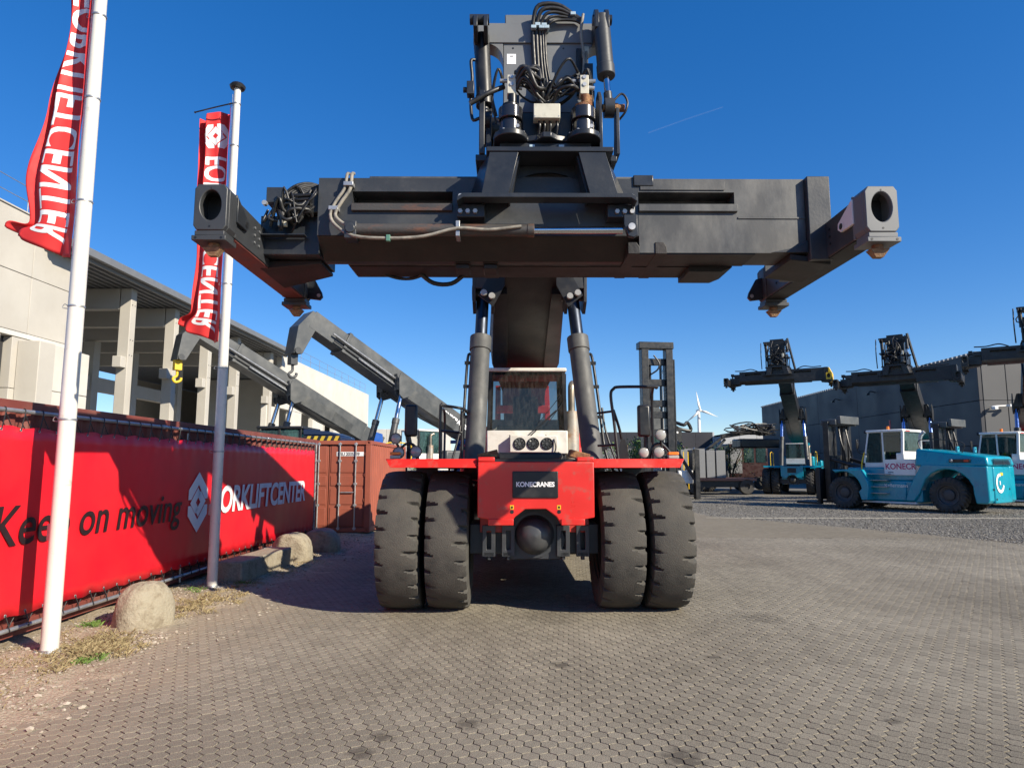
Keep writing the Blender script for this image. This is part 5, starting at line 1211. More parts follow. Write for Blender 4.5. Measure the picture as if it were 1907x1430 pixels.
# ------------------------------------------------------------------ flagpoles and flags
def flagpole(label, x, y, h, r0, rings):
    T = thing('flagpole', label, 'flagpole', (x, y, 0))
    MB().lathe([(r0, 0.0), (r0 * 0.98, h * 0.3), (r0 * 0.72, h), (0.001, h)], n=28).build('pole', POLEW, T, smooth=60)
    MB().lathe([(r0, 0.012), (r0 * 1.8, 0.012), (r0 * 1.8, 0.04), (r0 * 1.15, 0.045), (r0 * 1.1, 0.07), (r0, 0.07)], n=24).build('base_flange', STEEL, T)
    MB().cyl((r0 * 1.5, -r0 * .5, 0.04), (r0 * 1.5, -r0 * .5, 0.065), 0.016, n=6).cyl((-r0 * 1.4, -r0 * .5, 0.04), (-r0 * 1.4, -r0 * .5, 0.065), 0.016, n=6).build('base_bolt', STEEL, T)
    for z in rings:
        rr = r0 * (1 - 0.28 * z / h) + 0.006
        MB().lathe([(rr, -0.012), (rr + 0.005, -0.008), (rr + 0.005, 0.008), (rr, 0.012)], (0, 0, z), n=20).build('halyard_ring', STEEL, T)
        MB().tube([(-rr, 0, z), (-rr - 0.05, 0, z + 0.03), (-rr - 0.07, 0, z - 0.01), (-rr, 0, z - 0.02)], 0.004, 6).build('ring_clip', STEEL, T)
    MB().lathe([(r0 * .72, h), (r0 * 1.5, h + 0.01), (r0 * 1.7, h + 0.05), (r0 * 1.3, h + 0.09), (0.001, h + 0.10)], n=20).build('pole_cap', BLACK, T)
    MB().tube([(-r0 * 0.95, -0.02, 1.2), (-r0 * 0.8 - 0.012, -0.02, h * 0.6), (-r0 * 0.72 - 0.01, -0.02, h - 0.1)], 0.004, 6).build('halyard', WHITE, T)
    B('cleat', STEEL, T, -r0 - 0.03, -r0 + 0.005, -0.02, 0.02, 1.15, 1.32, 0.004)
    return T
flagpole('near white flagpole standing at the left in front of the red banner', -4.83, 7.13, 9.3, 0.083, (2.4, 3.62, 4.80, 6.0, 7.0))
POLE2 = flagpole('farther white flagpole with black cap standing left of the red machine', -4.89, 10.90, 8.32, 0.078, (2.15, 3.5, 4.9, 6.0, 7.3, 8.05))

def subdivide_text(me_, step_u, step_v):
    bm = bmesh.new(); bm.from_mesh(me_)
    co = [v.co for v in bm.verts]
    for ax, st in ((0, step_u), (1, step_v)):
        lo = min(c[ax] for c in co); hi_ = max(c[ax] for c in co); t = lo + st
        nrm_ = Vector((1, 0, 0)) if ax == 0 else Vector((0, 1, 0))
        while t < hi_:
            bmesh.ops.bisect_plane(bm, geom=bm.verts[:] + bm.edges[:] + bm.faces[:], plane_co=nrm_ * t, plane_no=nrm_, dist=1e-6); t += st
    bm.to_mesh(me_); bm.free()

def flag(label, surf, length, width, text_u0, text_len, text_v, text_h, logo_u=None):
    """surf(u, v) -> point; u runs down the flag in metres, v away from the pole; the back of the print shows"""
    T = thing('flag', label, 'flag', surf(0, 0))
    o0 = Vector(surf(0, 0))
    nu, nv = 110, 34
    vs = [Vector(surf(length * i / nu, width * j / nv)) - o0 for i in range(nu + 1) for j in range(nv + 1)]
    fs = [(i * (nv + 1) + j, i * (nv + 1) + j + 1, (i + 1) * (nv + 1) + j + 1, (i + 1) * (nv + 1) + j) for i in range(nu) for j in range(nv)]
    me = bpy.data.meshes.new('cloth'); me.from_pydata([tuple(v) for v in vs], [], fs); me.polygons.foreach_set('use_smooth', [True] * len(fs))
    c = place('cloth', me, FLAGM, T); sm = c.modifiers.new('thickness', 'SOLIDIFY'); sm.thickness = 0.002; sm.offset = 0
    def onto(me_):
        e = 0.004
        for v in me_.vertices:
            u, w_ = v.co.x, v.co.y
            p = Vector(surf(u, w_)); du = Vector(surf(u + e, w_)) - p; dv = Vector(surf(u, w_ + e)) - p
            n_ = du.cross(dv).normalized()
            if n_.dot(Vector((0, 0, 1.9)) - p) < 0: n_ = -n_
            v.co = p + n_ * 0.0035 - o0
    tm_ = text_mesh('FORKLIFTCENTER', size=1.0, bold=0.022, extrude=0.0, spacing=1.0)
    co = np.empty(len(tm_.vertices) * 3); tm_.vertices.foreach_get('co', co); co = co.reshape(-1, 3)
    kx = text_len / (co[:, 0].max() - co[:, 0].min())
    # the back of the print: letters run down the flag, mirrored
    for v in tm_.vertices: v.co = Vector((text_u0 + v.co.x * kx, text_v + v.co.y * text_h / 0.73, 0))
    subdivide_text(tm_, 0.06, 0.03); onto(tm_); tm_.materials.clear()
    o = place('lettering', tm_, WHTXT, T)
    if logo_u is not None:
        lm = bpy.data.meshes.new('diamond_logo'); V_ = []; F_ = []
        for p in LOGO:
            k = len(V_); V_ += [(logo_u + 0.23 * a, text_v + text_h * .5 + 0.30 * b_, 0) for a, b_ in p]; F_.append(tuple(range(k, k + len(p))))
        lm.from_pydata(V_, [], F_); subdivide_text(lm, 0.05, 0.03); onto(lm); place('diamond_logo', lm, WHTXT, T)
    return T
def lerp_tab(tab):
    def f(t):
        for (a, *A), (b_, *Bv) in zip(tab, tab[1:]):
            if t <= b_:
                k = (t - a) / (b_ - a); k = k * k * (3 - 2 * k); return [p + (q - p) * k for p, q in zip(A, Bv)]
        return list(tab[-1][1:])
    return f
GX = lerp_tab([(0.0, 0.0), (0.28, 0.20), (0.74, 0.74), (0.88, 0.84), (1.0, 1.0)])      # how the folded cloth spreads sideways
GY = lerp_tab([(0.0, 0.0), (0.26, 0.16), (0.34, 0.165), (0.50, 0.12), (0.70, 0.09), (0.76, 0.10), (0.90, 0.24), (1.0, 0.15)])
def flag_surf(px_, py_, ztop, length, wmax, shape, folds, seed):
    def S(u, v):
        t = min(1.2, max(0, u / length)); q = min(1.02, max(0.0, v / wmax + 0.03 * sin(t * 9 + seed)))
        w, out = shape(t); w *= 1.14
        x = px_ - 0.095 - GX(q)[0] * w
        yv = py_ - 0.03 + folds * GY(q)[0] * (0.75 + 0.35 * sin(t * 5 + seed)) + 0.014 * sin(q * 19 + t * 7 + seed) + 0.010 * sin(t * 23 + q * 5)
        z = ztop - u - out * q ** 1.5 + 0.01 * sin(q * 12 + seed)
        return (x, yv, z)
    return S
L1 = 5.0
s1 = flag_surf(-4.83, 7.13, 9.15, L1, 1.1, lerp_tab([(0.0, 0.50, 0.0), (0.42, 0.37, 0.05), (0.62, 0.44, 0.05), (0.80, 0.56, 0.02), (0.90, 0.50, 0.0), (1.0, 0.76, -0.42), (1.3, 0.78, -0.45)]), 1.75, 0.4)
flag('tall red flag with white lettering on the near flagpole, seen from behind', s1, L1, 1.1, 1.72, 3.12, 0.33, 0.46)
L2 = 4.12
s2 = flag_surf(-4.89, 10.90, 8.04, L2, 1.0, lerp_tab([(0.0, 0.56, 0.13), (0.30, 0.52, 0.0), (0.62, 0.42, 0.0), (0.85, 0.48, 0.0), (1.0, 0.72, -0.36), (1.3, 0.74, -0.4)]), 1.5, 1.7)
flag('narrow red flag with white diamond logo and lettering on the farther flagpole', s2, L2, 1.0, 0.84, 3.12, 0.30, 0.42, logo_u=0.46)
MB().tube([(-0.05, -0.02, 8.06), (-0.35, -0.02, 7.99), (-0.70, -0.02, 7.90)], 0.012, 8).sphere((-0.70, -0.02, 7.90), 0.018, 8, 6).build('flag_arm', BLACK, POLE2)

# ------------------------------------------------------------------ concrete blocks on the verge
def dome_block(label, x, y, w, d, h, rz, seed, half=False):
    """rounded concrete block: flat ends, domed top"""
    vs = []; fs = []; nu, nv = 56, 30
    for j in range(nv + 1):
        t = j / nv
        for i in range(nu):
            a = 2 * pi * i / nu; c, s_ = cos(a), sin(a)
            p = 2.6 if not half else 4.0
            rr = (abs(c) ** p + abs(s_) ** p) ** (-1 / p)
            ph = t * pi / 2
            k = cos(ph) ** 0.62; zz = sin(ph) ** 0.85
            n_ = 1 + 0.04 * mnoise.noise(Vector((c * 2 + seed, s_ * 2, t * 3)))
            n_ += 0.035 * mnoise.noise(Vector((c * 5 + seed, s_ * 5, t * 6))) + 0.016 * mnoise.noise(Vector((c * 13, s_ * 13 + seed, t * 14)))
            vs.append((c * rr * w / 2 * k * n_, s_ * rr * d / 2 * (k if not half else (0.92 + 0.08 * k)) * n_, h * zz * (1 + 0.03 * mnoise.noise(Vector((c * 3, s_ * 3 + seed, 1))))))
    fs = [(j * nu + i, j * nu + (i + 1) % nu, (j + 1) * nu + (i + 1) % nu, (j + 1) * nu + i) for j in range(nv) for i in range(nu)]
    m_ = MB().add(vs, fs)
    o = m_.build('concrete_block', CONCB, None, smooth=45); o.location = (x, y, 0.0); o.rotation_euler = (0, 0, rz)
    return tag(o, label, 'concrete block', 'concrete blocks along the verge')
dome_block('big rounded beige concrete block between the two flagpoles', -4.58, 8.42, 0.48, 0.72, 0.52, radians(-22), 1)
dome_block('upright half round concrete slab just behind the long concrete kerb block', -4.72, 14.1, 0.80, 0.60, 0.56, radians(4), 5, True)
dome_block('small shaded round concrete block nearest the orange container', -4.62, 15.75, 0.85, 0.75, 0.50, radians(8), 9, True)
o = MB().hexa([(-0.26, -1.1, -0.02), (0.26, -1.1, -0.02), (0.26, 1.1, -0.02), (-0.26, 1.1, -0.02), (-0.23, -1.08, 0.36), (0.23, -1.08, 0.36), (0.23, 1.08, 0.36), (-0.23, 1.08, 0.36)]).build('concrete_block', CONCB, None, 0.03)
o.location = (-4.80, 12.45, 0.0); o.rotation_euler = (0, 0, radians(-3)); tag(o, 'long rectangular concrete kerb block lying along the banner', 'concrete block', 'concrete blocks along the verge')

# ------------------------------------------------------------------ precast hall on the left
T = thing('concrete_hall', 'pale precast concrete hall under construction with open columned bays', 'building', (-18, 36, 0))
def P(name, m, x0, x1, y0, y1, z0, z1, bevel=0.01, parent=None): return B(name, m, parent or T, x0 + 18, x1 + 18, y0 - 36, y1 - 36, z0, z1, bevel)
cols = [30.1, 34.0, 37.8, 41.7, 47.3]
for y in cols:
    c = P('column', CONC, -18.25, -17.75, y - 0.22, y + 0.22, 0, 9.95, 0.02)
    P('column_corbel', CONC, -18.2, -17.8, y - 0.62, y - 0.222, 6.3, 6.8, 0.02, c)
    P('column_plinth', CONCW, -17.74, -17.15, y - 0.30, y + 0.42, 1.8, 4.0, 0.02, c)
    for z in (6.9, 7.6, 9.2): MB().cyl((-17.745 + 18, y - 36 - .1, z), (-17.75 + 18, y - 36 - .1, z), 0.03, n=8).cyl((-17.745 + 18, y - 36 + .1, z), (-17.75 + 18, y - 36 + .1, z), 0.03, n=8).build('dowel_hole', DARKIN, c)
    # rafters running inwards
    P('rafter', CONC, -36, -18.3, y - 0.2, y + 0.2, 9.0, 9.95, 0.02)
    for xx in (-24.5, -31.0):
        P('column', CONC, xx - 0.3, xx + 0.3, y - 0.3, y + 0.3, 0, 9.0, 0.02)
for ya, yb in zip(cols, cols[1:]):
    P('floor_beam', CONC, -24.7, -24.3, ya + 0.305, yb - 0.305, 6.2, 7.0, 0.02)
    P('floor_beam', CONC, -31.2, -30.8, ya + 0.305, yb - 0.305, 5.6, 6.5, 0.02)
# ribbed roof deck with its steel edge
rv = []; rf = []; x = -36.0; prof_ = []
while x < -17.1:
    prof_ += [(x, 9.97), (x + 0.14, 9.97), (x + 0.18, 10.11), (x + 0.32, 10.11)]; x += 0.36
for (xx_, z) in prof_: rv += [(xx_ + 18, 24.0 - 36, z), (xx_ + 18, 49.5 - 36, z)]
rf = [(2 * i, 2 * i + 1, 2 * i + 3, 2 * i + 2) for i in range(len(prof_) - 1)]
MB().add(rv, rf).build('roof_deck', DECK, T, smooth=0)
P('roof_edge', DECK, -17.02, -16.85, 24.0, 49.6, 10.08, 10.38)
P('roof_covering', DECK, -36, -17.05, 24.0, 49.6, 10.12, 10.35)
P('edge_beam', CONC, -18.25, -17.8, 47.0, 47.6, 8.6, 9.9)
# solid wall panels, near end
for ya, yb in ((12.0, 17.9), (17.92, 23.60), (23.62, 26.45)):
    P('wall_panel', CONC, -18.3, -17.7, ya, yb, 8.68, 10.86 if yb < 26 else 10.05, 0.015)
    P('wall_panel', CONC, -18.3, -17.7, ya, yb, 6.62, 8.66, 0.015)
    P('wall_panel', CONCW, -18.3, -17.68, ya, yb, 6.42, 6.60, 0.015)
for ya, yb in ((12.0, 17.9), (17.92, 22.4), (22.95, 26.45)):
    P('wall_panel', CONC, -18.3, -17.7, ya, yb, 4.62, 6.40, 0.015); P('wall_panel', CONC, -18.3, -17.7, ya, yb, 0.0, 4.60, 0.015)
P('gable_panel', CONC, -24, -18.31, 26.1, 26.44, 0, 9.9)
P('window', DARKIN, -18.2, -18.0, 22.42, 22.93, 3.0, 6.4)
P('wall_box', CONC, -17.69, -16.9, 23.2, 24.0, 2.3, 6.3, 0.02); P('wall_box', CONCW, -17.69, -17.2, 24.02, 26.4, 4.66, 6.3, 0.02); P('wall_box', CONCW, -17.69, -17.2, 24.02, 26.4, 2.3, 4.64, 0.02)
P('parapet_cap', CONC, -18.35, -17.65, 12.0, 23.62, 10.862, 10.92)
# far solid part with door openings
for ya, yb in ((47.0, 49.5), (52.0, 54.5), (57.5, 60.5), (64.0, 78.0)):
    P('wall_panel', CONCW, -18.3, -17.9, ya, yb, 0, 6.2, 0.015)
P('wall_panel', CONCW, -18.3, -17.9, 49.65, 64, 6.22, 10.2, 0.015); P('wall_panel', CONCW, -18.3, -17.9, 64.02, 78, 6.22, 10.2, 0.015)
P('inner_wall', CONC, -36, -35.5, 61, 79, 0, 9.9); P('inner_wall', CONC, -36, -18.31, 78.5, 79, 0, 9.9)
P('inner_wall', CONC, -30.0, -18.31, 62.0, 62.4, 0, 9.9)
P('roof_covering', DECK, -36, -18.31, 49.62, 79, 10.0, 10.15)
P('floor_slab', CONC, -36, -18.4, 27, 78, 0.0, 0.06)
# roof rails
def rail(y0, y1, z, x, n_):
    r_ = MB()
    for y in np.linspace(y0, y1, n_): r_.cyl((x + 18, y - 36, z), (x + 18, y - 36, z + 1.1), 0.02, n=6)
    for zz in (z + 0.55, z + 1.08): r_.cyl((x + 18, y0 - 36, zz), (x + 18, y1 - 36, zz), 0.014, n=6)
    r_.build('roof_railing', STEEL, T)
rail(14, 23.5, 10.92, -18.0, 5); rail(52, 77, 10.2, -18.1, 11)

# ------------------------------------------------------------------ two boom machines behind the containers
reach_stacker('blue boom machine with raised grey boom and yellow hook, nearer the concrete hall', (-13.2, 33.5, 0), radians(-43), BLUE, WHITE, tip=(-3.25, 8.35), spreader=False, group='hook boom machines behind the containers')
reach_stacker('blue boom machine with the steeper grey boom behind the orange container', (-7.3, 31.1, 0), radians(-43), BLUE, WHITE, tip=(-3.0, 8.25), spreader=False, name_on_boom=True, group='hook boom machines behind the containers')
# low yard tractor with hazard striped hood seen over the containers
T = thing('yard_tractor', 'dark blue yard tractor with black and yellow striped hood edge behind the banner', 'tractor', (-7.6, 24.2, 0), 0)
STR = mat('hazard_yellow', (0.50, 0.36, 0.03), 0.6)
B('chassis', BLACK, T, -2.2, 2.6, -1.1, 1.1, 0.6, 1.6, 0.05)
B('hood', mat('navy_paint', (0.01, 0.02, 0.06), 0.35, coat=0.2), T, 0.05, 1.35, -1.05, 1.05, 2.05, 2.98, 0.06)
MB().prism([(0.05, 2.99), (1.3, 2.99), (0.9, 3.12), (0.05, 3.2)], 'y', -1.0, 1.0).build('hood_top', MATS['navy_paint'], T, 0.03)
hz = B('hazard_board', BLACK, T, 0.10, 1.36, -1.075, -1.052, 2.72, 2.96, 0)
for k in range(5): MB().prism([(0.15 + 0.24 * k, 2.725), (0.27 + 0.24 * k, 2.725), (0.37 + 0.24 * k, 2.955), (0.25 + 0.24 * k, 2.955)], 'y', -1.079, -1.076).build('hazard_stripe', STR, hz, smooth=0)
cbx = B('cab', BLACK, T, -1.5, 0.0, -1.0, 1.0, 1.6, 2.55, 0.04)
MB().box(-1.45, -0.05, -0.98, 0.98, 2.56, 3.18).build('cab_glass', GLASSG, cbx, 0.03)
for x in (-1.48, -0.75, -0.02):
    for yv in (-0.99, 0.99): B('cab_pillar', BLACK, cbx, x - 0.03, x + 0.03, yv - 0.03, yv + 0.03, 2.55, 3.2)
B('cab_roof', BLACK, cbx, -1.55, 0.05, -1.05, 1.05, 3.2, 3.3, 0.03)
for x in (-1.3, 1.6):
    for yv in (-1.1, 1.1): MB().lathe([(0.25, -0.15), (0.55, -0.17), (0.62, -0.1), (0.62, 0.1), (0.55, 0.17), (0.25, 0.15)], (x, yv, 0.62), 'y', 24).build('wheel', RUBBERD, T)

# ------------------------------------------------------------------ warehouse on the right
T = thing('warehouse', 'dark grey panel clad warehouse behind the teal machines on the right', 'building', (36.5, 55, 0))
zr = [(0.0, 3.6), (3.63, 7.2), (7.23, 11.0)]
yr = np.linspace(0, 50, 6)
for za, zb in zr:
    for ya, yb in zip(yr, yr[1:]): B('wall_panel', WALLD, T, 0, 0.3, ya + 0.015, yb - 0.015, za, zb, 0.02)  # long side faces away from the sun: shade put into its colour
    for xa, xb in ((0.31, 2.2), (2.22, 12), (12.02, 22), (22.02, 32), (32.02, 42)): B('wall_panel', mat('sunlit_grey_cladding', (0.075, 0.075, 0.077), 0.6, var=0.05, scale=0.3), T, xa + 0.015, xb - 0.015, -0.02, 0.28, za, zb, 0.02)  # lighter copy of the cladding: sunlight put into the end wall's colour
B('roof_slab', WALLD, T, 0.3, 42, 0.3, 50, 10.4, 10.8); B('core', DARKIN, T, 0.31, 41.9, 0.3, 49.9, 0.0, 10.38)
rz_ = []; y = 0.0
while y < 50: rz_ += [(y, 11.02), (y + 0.1, 11.2), (y + 0.4, 11.2), (y + 0.5, 11.02)]; y += 0.6
MB().prism([(0.0, 11.003)] + rz_ + [(50.0, 11.003)], 'x', -0.03, 0.33).build('roof_edge', WALLM, T, smooth=0)
for y in (8, 16, 24, 34): MB().tube([(-0.02, y, 9.6), (-0.5, y, 9.7), (-0.75, y, 9.5)], 0.05, 6).obox((-0.85, y, 9.4), (0.3, 0.4, 0.15)).build('wall_lamp', BLACK, T)
text_obj('1', mat('red_print', (0.45, 0.03, 0.04), 0.5), T, frame_matrix((-0.012, 14.2, 4.9), (0, -1, 0), (0, 0, 1)), size=2.4, bold=0.02, extrude=0.004)
MB().tube([(0.8, -0.1, 6.6), (0.8, -0.4, 6.7), (2.0, -0.4, 6.75)], 0.06, 8).obox((0.8, -0.55, 6.55), (0.25, 0.4, 0.2)).obox((2.0, -0.55, 6.75), (0.25, 0.4, 0.2)).build('camera_arm', WHITE, T)

# ------------------------------------------------------------------ reach stackers on the right
reach_stacker('teal reach stacker facing the camera with a yellow spreader end, leftmost of the teal machines', (19.3, 49.6, 0), radians(-27), TEAL, WHITE, tip=(-6.3, 9.8), yellow_end=True, group='reach stackers in the yard on the right')
reach_stacker('dark boomed reach stacker whose boom rises behind the nearer teal forklift', (25.3, 44.6, 0), radians(-36), TEAL, WHITE, tip=(-6.3, 9.2), group='reach stackers in the yard on the right')
reach_stacker('red based reach stacker cut off by the right edge of the picture', (28.4, 38.3, 0), radians(-33), RED, WHITE, tip=(-6.3, 9.5), group='reach stackers in the yard on the right', yellow_end=False)

# ------------------------------------------------------------------ teal forklifts
def forklift(label, loc, rz, paint=None, group='teal forklifts parked on the gravel'):
    """local frame: origin under the rear axle, +y forward, x right; the left side and the rear are seen"""
    T = thing('heavy_forklift', label, 'forklift', loc, rz, group); plain = paint is not None; TEAL = paint or MATS['teal_paint']; WHITE = GREY if plain else MATS['white_paint']
    for s in (-1, 1):
        wheel(T, s * 1.12, 0.0, 1.50, T_FORK, RUBBERD, MATS['wheel_rim_teal_paint'], s, 0.5, 0.1)
        for x in (0.95, 1.52): wheel(T, s * x, 5.1, 1.50, T_FORK, RUBBERD, MATS['wheel_rim_teal_paint'], s, 0.5, 0.2)
    # counterweight and rear arches, drawn as a side profile
    prof = [(-1.55, 0.55), (-1.45, 0.42), (-1.05, 0.42), (-0.98, 0.85)] + [(1.02 * cos(a) * 1.0, 0.80 + 1.02 * sin(a)) for a in [pi * k / 10 for k in range(9, 0, -1)]] + [(1.12, 0.75), (1.35, 0.42), (1.75, 0.42), (1.45, 1.2), (1.05, 1.90), (0.95, 2.05)]
    side_p = prof + [(-1.55, 1.95)]
    for s in (-1, 1):
        MB().prism(side_p, 'x', min(s * 0.86, s * 1.36), max(s * 0.86, s * 1.36)).build('rear_fender', TEAL, T, 0.05)
    cw = MB().prism([(-1.58, 0.42), (-1.05, 0.42), (-1.0, 1.93), (-1.58, 1.93)], 'x', -0.855, 0.855)
    cw.build('counterweight', TEAL, T, 0.06)
    hood = MB().hexa([(-1.36, -1.60, 1.952), (1.36, -1.60, 1.952), (1.36, 1.25, 1.952), (-1.36, 1.25, 1.952), (-1.25, -1.52, 2.35), (1.25, -1.52, 2.35), (1.25, 1.2, 2.72), (-1.25, 1.2, 2.72)])
    ho = hood.build('hood', TEAL, T, 0.09, seg=3)
    for x in (-0.85, 0.85):
        o_ = rect_like(x, 2.66, 0.10, 0.12, 16); i_ = ellipse(x, 2.68, 0.045, 0.05, 16)
        MB().ringplate(o_, i_, 'y', -0.35, -0.27).build('lifting_eye', TEAL, ho, 0.01)
    rec = B('lamp_recess', BLACK, ho, -1.375, -1.28, -0.95, -0.15, 2.10, 2.24, 0.01)
    MB().box(-1.385, -1.33, -0.90, -0.72, 2.12, 2.22).build('tail_lamp', mat('red_lens', (0.5, 0.05, 0.02), 0.25), ho, 0.01)
    MB().sphere((-1.36, -0.25, 2.17), 0.07, 12, 8).build('work_lamp', LENS, ho)
    MB().prism([(-0.35 + 0.40 * cos(radians(a)), 1.25 + 0.40 * sin(radians(a))) for a in range(75, 346, 15)] + [(-0.35 + 0.28 * cos(radians(a)), 1.25 + 0.28 * sin(radians(a))) for a in range(345, 74, -15)], 'y', -1.606, -1.594).build('arc_logo', WHTXT, T, smooth=0)
    B('arc_logo_tip', YELLOW, T, -0.28, -0.02, -1.606, -1.594, 1.56, 1.68, 0.005)
    B('arc_logo_bar', WHTXT, T, -0.39, -0.31, -1.605, -1.592, 1.18, 1.34, 0.01)
    for x, z in ((-0.95, 1.0), (0.6, 1.0), (-0.75, 0.6)): MB().cyl((x, -1.60, z), (x, -1.57, z), 0.04, n=10).build('tow_hole', BLACK, T)
    # mid body
    B('frame', TEAL, T, -1.22, 1.22, 1.05, 4.6, 0.38, 1.30, 0.05)
    B('tank', TEAL, T, -1.30, -0.7, 1.70, 3.9, 0.42, 1.22, 0.05)
    B('upper_body', TEAL, T, -1.1, 1.1, 1.0, 4.4, 1.302, 1.90, 0.05)
    B('sill', WHITE, T, -1.28, 1.28, 1.3, 4.3, 0.30, 0.375, 0.01)
    for k in range(4): B('step', STEEL, T, -1.55, -1.20, 3.3 - 0.02 * k, 4.15, 0.72 + 0.29 * k, 0.75 + 0.29 * k, 0.005)
    B('side_panel', WHITE, T, -1.16, -1.105, 1.30, 2.65, 1.55, 2.25, 0.01)
    if not plain: text_obj('KONECR', mat('crimson_print', (0.45, 0.02, 0.12), 0.4), T, frame_matrix((-1.163, 2.60, 1.82), (0, -1, 0), (0, 0, 1)), size=0.36, bold=0.008, extrude=0.002, wscale=0.9)
    B('panel_dash', BLACK, T, -1.164, -1.161, 2.25, 2.5, 1.66, 1.69, 0)
    if not plain: text_obj('Kellermann', WHTXT, T, frame_matrix((-1.305, 2.62, 1.02), (0, -1, 0), (0, 0, 1)), size=0.22, extrude=0.002)
    MB().cyl((-1.05, 1.15, 1.3), (-1.05, 1.15, 2.2), 0.17, n=16).build('muffler', STEEL, T)
    MB().tube([(-1.0, 1.1, 2.1), (-1.0, 1.1, 3.1), (-1.0, 1.0, 3.35), (-1.0, 0.9, 3.45)], 0.08, 10).build('exhaust_pipe', STEEL, T)
    # front fender
    fp_ = [(3.95, 0.42), (4.25, 0.42), (4.35, 0.8)] + [(5.1 + 0.90 * cos(a), 0.78 + 0.93 * sin(a)) for a in [pi - pi * k / 12 * 0.62 for k in range(1, 13)]] + [(5.6, 1.80), (4.2, 1.80), (3.9, 1.2)]
    for s in (-1, 1): MB().prism(fp_, 'x', min(s * 0.9, s * 1.80), max(s * 0.9, s * 1.80)).build('front_fender', TEAL, T, 0.03)
    # cab
    cb_ = MB().box(-0.95, 0.75, 2.35, 2.65, 1.9, 2.55).box(-0.95, 0.75, 2.35, 4.1, 1.9, 2.12)
    co = cb_.build('cab', WHITE, T, 0.04)
    B('cab_rear_wall', WHITE, co, -0.95, 0.75, 2.30, 2.40, 2.12, 2.62, 0.02)
    pil = []
    for x in (-0.93, 0.73):
        for pa, pb, w_ in (((x, 2.36, 2.5), (x, 2.30, 3.50), 0.10), ((x, 3.2, 2.1), (x, 3.2, 3.50), 0.07), ((x, 4.1, 2.1), (x, 3.85, 3.5), 0.07)): MB().bar(pa, pb, w_, w_, (0, 1, 0)).build('cab_pillar', WHITE, co)
    B('cab_roof', WHITE, co, -1.0, 0.8, 2.25, 3.95, 3.50, 3.62, 0.04)
    gl = MB().box(-0.955, -0.945, 2.42, 3.16, 2.6, 3.48).box(-0.955, -0.945, 3.24, 3.95, 2.14, 3.48).box(-0.86, 0.66, 2.30, 2.31, 2.64, 3.46).box(0.745, 0.755, 2.42, 3.95, 2.2, 3.48)
    gl.build('cab_window', GLASSG, co); MB().add([(-0.9, 4.08, 2.15), (0.7, 4.08, 2.15), (0.7, 3.86, 3.48), (-0.9, 3.86, 3.48)], [(0, 1, 2, 3)]).build('windscreen', GLASSG, co)
    B('seat', SEAT, co, -0.4, 0.3, 2.6, 3.2, 2.13, 2.5, 0.05); B('seat_back', SEAT, co, -0.4, 0.3, 2.55, 2.7, 2.5, 3.25, 0.05)
    MB().lathe([(0.001, 0.16), (0.06, 0.15), (0.07, 0.0)], (-0.6, 3.1, 3.63), 'z', 14).build('beacon', AMBER, co)
    B('rear_label', RED, co, -0.75, -0.35, 2.243, 2.249, 3.53, 3.58, 0)
    # mast
    ms = MB()
    for s in (-1, 1):
        ms.box(min(s * 0.75, s * 1.05), max(s * 0.75, s * 1.05), 6.1, 6.4, 0.25, 4.15).box(min(s * 0.55, s * 0.73), max(s * 0.55, s * 0.73), 6.15, 6.45, 0.25, 4.05)
        ms.cyl((s * 0.4, 6.2, 0.5), (s * 0.4, 6.2, 3.9), 0.11, n=14)
    mo = ms.build('mast', BLACK, T, 0.02)
    B('mast_top_beam', GREYB, mo, -0.95, 0.95, 5.75, 6.55, 3.95, 4.25, 0.04); B('mast_top_beam', GREYB, mo, -0.85, 0.85, 5.55, 5.748, 4.0, 4.40, 0.03)
    for z in (0.9, 2.2): B('mast_cross_beam', BLACK, mo, -0.75, 0.75, 6.22, 6.42, z, z + 0.3)
    MB().tube([(-0.3, 6.0, 3.9), (-0.5, 5.8, 3.2), (-0.4, 5.7, 2.6), (-0.2, 5.8, 2.0)], 0.04, 8).tube([(0.3, 6.0, 3.9), (0.2, 5.8, 3.1), (0.3, 5.7, 2.4)], 0.04, 8).build('mast_hose', HOSE, mo)
    for s in (-1, 1): MB().cyl((s * 0.85, 4.2, 1.75), (s * 0.9, 6.1, 2.3), 0.09, n=12).build('tilt_cylinder', BLACK, T)
    cr = B('fork_carriage', BLACK, T, -1.4, 1.4, 6.46, 6.7, 0.35, 1.85, 0.02)
    for x in (-0.9, 0.9): MB().box(x - 0.12, x + 0.12, 6.71, 6.85, 0.1, 1.9).box(x - 0.12, x + 0.12, 6.86, 8.0, 0.10, 0.2).build('fork', BLACK, cr, 0.01)
    MB().tube([(-1.25, 4.35, 0.75), (-1.28, 4.42, 1.9), (-1.2, 4.3, 2.6)], 0.03, 8).build('grab_rail', YELLOW, T)
    for lv in range(5): B('louvre', BLACK, ho, -0.9, 0.9, -1.625, -1.600, 2.02 + 0.05 * lv, 2.045 + 0.05 * lv, 0)
    MB().tube([(-1.18, 1.0, 2.6), (-1.18, 1.0, 3.1), (-1.18, -0.6, 2.95), (-1.18, -0.6, 2.5)], 0.022, 8).build('handrail', BLACK, ho)
    MB().tube([(-0.98, 4.0, 2.5), (-1.35, 4.15, 2.6), (-1.4, 4.15, 3.0)], 0.02, 8).build('mirror_arm', BLACK, co)
    B('mirror', BLACK, co, -1.5, -1.32, 4.12, 4.18, 2.75, 3.2, 0.02)
    for x in (-0.8, 0.55): MB().cyl((x, 3.98, 3.56), (x, 4.08, 3.56), 0.08, n=12).build('work_lamp', BLACK, co)
